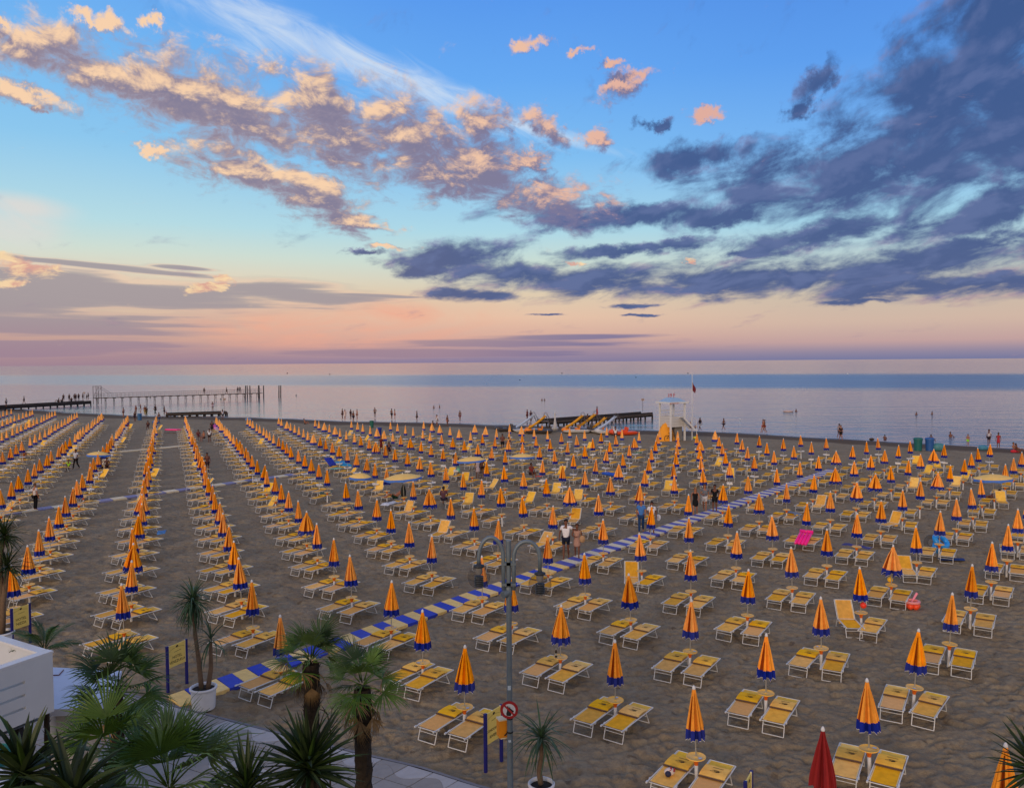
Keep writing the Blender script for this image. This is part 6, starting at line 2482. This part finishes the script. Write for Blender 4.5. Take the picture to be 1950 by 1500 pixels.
# flat white roof of a kiosk beyond the parapet
zr = 2.4
q0, q1, q2_, q3 = at(92, 1350, zr), at(188, 1347, zr), at(232, 1277, zr), at(70, 1268, zr)
ct = (q0 + q2_) / 2
t = thing('kiosk', (ct.x, ct.y, 0), 0, 'flat white kiosk roof between the parapet and the dark fan palm', 'kiosk')
mb = MB()
poly4 = [(p - ct) for p in (q0, q1, q2_, q3)]
mb.prism([(p.x, p.y) for p in poly4], zr - .14, zr)
part('roof', mb, mat('white_roof', lin(196, 206, 226), .55, .05, 1.2), t)
mb = MB()
mb.prism([(p.x * .82, p.y * .82) for p in poly4], 0.04, zr - .142)
part('wall', mb, mat('kiosk_wall', lin(170, 172, 178), .7, .06, 2), t)
mb = MB()
p0, p1 = at(112, 1286, zr) - ct, at(121, 1276, zr) - ct
mb.tube([Vector((p0.x - .12, p0.y, zr + .015)), Vector((p0.x, p0.y, zr + .015)), Vector((p1.x, p1.y, zr + .015))], .012, 5)
part('cable', mb, mat('rust_cable', lin(110, 70, 60), .8, .1), t)
q = deep(8, 1437, 9.8)
t = thing('awning', (q.x, q.y, 0), 0, 'teal cloth showing between dark leaves at the left edge', 'awning')
mb = MB()
mb.sheet([[(-.5, 0, q.z - .12), (.12, 0, q.z - .18)], [(-.5, .05, q.z + .14), (.03, .05, q.z + .12)]])
part('cloth', mb, mat('teal_cloth', lin(50, 130, 130), .8, .1), t)
mb = MB()
mb.bar((-.3, .06, 0), (-.3, .06, q.z), .03)
part('post', mb, M_dark, t)

# red furled umbrella at the bottom edge
p = at(1567, 1383, 2.2)
RC = []
for cl_, hm_ in [closed_canopy(33, .23)]:
    cl_.materials.clear()
    cl_.materials.append(mat('red_canvas', lin(140, 26, 30), .8, .12, 5))
    cl_.materials.append(mat('red_crease', lin(96, 18, 22), .8, .12, 5))  # deeper red for the folds, their shade put into the colour
    hm_.materials.clear()
    hm_.materials.append(MATS['red_canvas'])
    hm_.materials.append(MATS['red_crease'])
    RC.append((cl_, hm_))
t = umbrella((p.x, p.y, 0), 'closed dark red umbrella cut off by the bottom edge', canopy=RC[0])
del t['group']
t.rotation_euler = (0, 0, 1)
t['category'] = 'umbrella'

# ================================================================== things left on and by the beds


def thing_at(name, mb, m_, loc, label, cat, rz=0.0):
    return put(name, mb.mesh(name, m_), None, loc, rz, label, cat)


q = at(1275, 1474, .37)
t = thing('bag', (q.x, q.y, .365), .3, 'crumpled white, red and navy bag on the bed at the bottom', 'bag')
mb = MB()
mb.ball((0, 0, .07), .11, 12, 8, (1.1, .8, .75))
part('body', mb, mat('bag_white', lin(214, 200, 196), .7, .1), t)
mb = MB()
mb.ball((-.06, -.05, .055), .085, 10, 6, (.8, .8, .8))
part('navy_side', mb, mat('bag_navy', lin(34, 36, 70), .7, .1), t)
mb = MB()
mb.sheet([[(-.04, -.07 + .0, .12), (0, -.075, .13)], [(0.02, 0, .168), (.06, -.01, .162)], [(.05, .06, .13), (.085, .05, .12)]])
mb.sheet([[(.04, -.09, .10), (.08, -.085, .09)], [(.085, -.03, .15), (.12, -.03, .13)]])
part('red_stripe', mb, mat('bag_red', lin(170, 40, 46), .7, .1), t)
c = min(cells, key=lambda c: (c['p'] - Vector(at(1065, 1247, .65)[:2])).length)
mb = MB()
mb.lathe([(.03, 0), (.032, .02), (.032, .16), (.012, .21), (.012, .255)], 10)
t = thing('bottle', (c['p'].x - .10, c['p'].y - .05, .668), 0, 'dark bottle with pale label standing on a yellow tray', 'bottle')
part('glass', mb, mat('brown_glass', lin(40, 28, 20), .15, .05), t)
mb = MB()
mb.lathe([(.0335, .06), (.0335, .12)], 10, cap=False)
mb.lathe([(.0135, .225), (.0135, .258)], 8)
part('label', mb, mat('bottle_label', lin(170, 170, 160), .5, .1), t)


def lilo(px, py, label, col, w_, l_, h_, tilt, rz, z=.4, name='inflatable_mattress', cat='inflatable'):
    q = at(px, py, z)
    t = thing(name, (q.x, q.y, z), rz, label, cat)
    t.rotation_euler = (tilt, 0, rz)
    m_ = mat('vinyl_%d_%d_%d' % col, lin(*col), .3, .08, 4)
    for k in range(4):
        mb = MB()
        x = (k - 1.5) * w_ / 4
        mb.tube([(x, -l_ / 2, 0), (x, -l_ / 2 + .05, 0), (x, l_ / 2 - .05, 0), (x, l_ / 2, 0)], [w_ / 12, w_ / 7.6, w_ / 7.6, w_ / 12], 8)
        part('tube', mb, m_, t)
    mb = MB()
    mb.tube([(-w_ / 2, l_ / 2, .02), (w_ / 2, l_ / 2, .02)], .1, 8)
    part('pillow', mb, m_, t)
    return t


lilo(1530, 1024, 'bright pink inflatable mattress propped between two beds', (255, 30, 150), .62, 1.15, .1, .35, BED_ROT + 1.25 - 1.2, .5)
lilo(330, 818, 'bright pink inflatable lying among the left umbrella files', (255, 70, 140), .8, 2.0, .1, .0, 1.2, .4)
lilo(412, 814, 'pink-violet inflatable sheet by the loosened umbrella', (230, 90, 190), .9, 1.5, .1, .5, 1.0, .5)
lilo(655, 884, 'cyan inflatable lying over a bed left of centre', (30, 150, 210), .8, 1.3, .1, .2, .8, .5)
lilo(630, 880, 'deep blue inflatable behind the cyan one', (30, 50, 170), .7, 1.0, .1, .6, .8, .55)
lilo(1165, 903, 'blue mattress lying on beds right of centre', (30, 80, 190), .7, 1.4, .1, .0, .6, .35)
q = at(1792, 1030, .62)
t = thing('swim_ring', (q.x, q.y, .62), .4, 'blue inflatable ring leaning on a bed beside a clear one', 'swim ring')
t.rotation_euler = (.9, .3, .4)
mb = MB()
mb.tube([(.40 * math.cos(a), .27 * math.sin(a), 0) for a in np.linspace(0, 2 * math.pi, 25)], .12, 9, False)
part('ring', mb, mat('vinyl_blue', lin(40, 150, 236), .3, .06, 3), t)
q = at(1781, 1046, .2)
mb = MB()
mb.tube([(0, 0, -.15), (.02, 0, .1), (.05, .02, .4)], [.16, .17, .12], 9)
thing_at('inflatable_cushion', mb, MATS['vinyl_blue'], (q.x, q.y, .2), 'blue inflatable piece standing under the blue ring', 'inflatable')
q = at(1776, 1032, .5)
mb = MB()
mb.tube([(.22 * math.cos(a), 0, .26 * math.sin(a)) for a in np.linspace(0, 2 * math.pi, 21)], .10, 8, False)
thing_at('clear_ring', mb, GLASS, (q.x - .1, q.y, .5), 'clear inflatable ring left of the blue ring', 'swim ring')
q = at(1810, 1064, .03)
mb = MB()
mb.sheet([[(-.6, -.3, .03), (.5, -.35, .02)], [(-.5, .2, .03), (.65, .1, .02)]])
thing_at('towel', mb, mat('navy_towel', lin(20, 60, 130), .9, .1), (q.x, q.y, 0.02), 'dark blue towel on the sand beneath the blue ring bed', 'towel')
q = at(1738, 1158, .0)
t = thing('toy_set', (q.x, q.y, 0), 0, 'heap of orange and pink inflatable toys beside a bed on the right', 'toys')
M_or = mat('vinyl_orange', lin(250, 84, 44), .35, .08, 5)
mb = MB()
for a in range(5):
    mb.ball((.16 * math.cos(a * 1.26), .14 * math.sin(a * 1.26), .10), .12, 9, 6)
part('cushion', mb, M_or, t)
mb = MB()
mb.tube([(.24 * math.cos(a), .24 * math.sin(a) + .05, .24) for a in np.linspace(0, 2 * math.pi, 19)], .055, 7, False)
part('ring', mb, mat('vinyl_pink', lin(240, 150, 150), .35, .08, 5), t)
mb = MB()
mb.bar((.0, .1, .2), (.26, .22, .5), .03, .05, n=7)
part('paddle', mb, mat('vinyl_rose', lin(250, 150, 170), .35, .08, 5), t)
for x, y, z, col, lab in [(1644, 1152, .95, (236, 60, 40), 'red ball hanging from an umbrella pole on the right'), (1695, 1103, .8, (244, 190, 40), 'small yellow ball hanging by the wide loosened umbrella')]:
    q = at(x, y, z)
    mb = MB()
    mb.ball((0, 0, 0), .105, 12, 8)
    mb.bar((0, 0, .1), (0.03, 0, .3), .006, n=4)
    thing_at('ball', mb, mat('ball_%d' % col[1], lin(*col), .4, .05), (q.x, q.y, z), lab, 'ball')


def towel(px, py, label, col, stripes=None, w_=.6, l_=1.3, rz=None, z=.42):
    q = at(px, py, z)
    mb = MB()
    rows = []
    for i in range(9):
        f = i / 8 - .5
        dz = -.34 * max(0, abs(f) - .38) * 6 if stripes != 'flat' else 0
        rows.append([(x * w_ / 2, f * l_, dz * .35 + .02 * math.sin(i * 1.7 + x * 2)) for x in (-1, -.5, 0, .5, 1)])
    mb.sheet(rows)
    o = put('towel', mb.mesh('towel', mat('towel_%d_%d_%d' % col, lin(*col), .95, .35, 9)), None, (q.x, q.y, z + .02), BED_ROT if rz is None else rz, label, 'towel')
    return o


towel(1508, 976, 'grey and white patterned towel hung over a bed on the right', (120, 130, 150), w_=.5, l_=.9, rz=BED_ROT + 1.2, z=.46)
towel(1632, 1040, 'blue striped towel spread behind a pair of beds on the right', (70, 70, 130), 'flat', .5, 1.3, BED_ROT + 1.4, .40)
towel(748, 957, 'white towel under the man lying back', (214, 220, 232), w_=.7, l_=1.5, z=.40)
towel(500, 897, 'green towel on a bed by the woman in the white dress', (30, 110, 80), 'flat', .55, 1.2, None, .40)
towel(620, 938, 'dark green towel on a bed left of centre', (30, 96, 84), 'flat', .5, .9, None, .40)
towel(640, 892, 'pale green towel by the cyan inflatable', (120, 200, 170), 'flat', .6, 1.0, None, .44)
towel(1027, 907, 'orange-red cushion cloth among the chairs right of centre', (240, 80, 50), 'flat', .4, .6, None, .55)
towel(308, 1012, 'blue and white cloth hanging from a raised bed in a left file', (70, 120, 180), w_=.4, l_=.7, rz=.3, z=.42)
towel(1215, 862, 'green cloth on a bed far off right of centre', (40, 140, 60), 'flat', .5, .8, None, .5)
towel(1377, 856, 'orange cloth heap on a bed right of the tower', (250, 120, 30), 'flat', .7, 1.0, None, .5)
towel(1365, 904, 'orange-yellow folded cloth on a bed right of centre', (250, 170, 40), 'flat', .5, .7, None, .5)
q = at(768, 935, 1.0)
mb = MB()
mb.lathe([(.02, -.35), (.16, -.3), (.19, 0), (.12, .25), (.03, .45)], 9)
thing_at('hanging_bag', mb, mat('black_bag', lin(28, 34, 34), .8, .2), (q.x, q.y, 1.0), 'black bag hanging under the open yellow umbrella', 'bag')
q = at(1386, 1000, .85)
q = at(1254, 985, .75)
mb = MB()
mb.ball((0, 0, 0), .13, 8, 6, (1, .5, 1.4))
thing_at('carrier_bag', mb, mat('white_bag', lin(214, 216, 224), .6, .1), (q.x, q.y, .75), 'white carrier bag held by the person in white', 'bag')
q = at(1109, 1026, .95)
mb = MB()
mb.ball((0, 0, 0), .16, 9, 6, (.9, .5, 1.1))
mb.tube([(-.1, 0, .12), (-.08, 0, .4), (.02, 0, .5), (.1, 0, .12)], .012, 5)
thing_at('shoulder_bag', mb, mat('tan_bag', lin(176, 140, 104), .7, .15), (q.x, q.y, .95), 'tan shoulder bag of the woman in the patterned dress', 'bag')
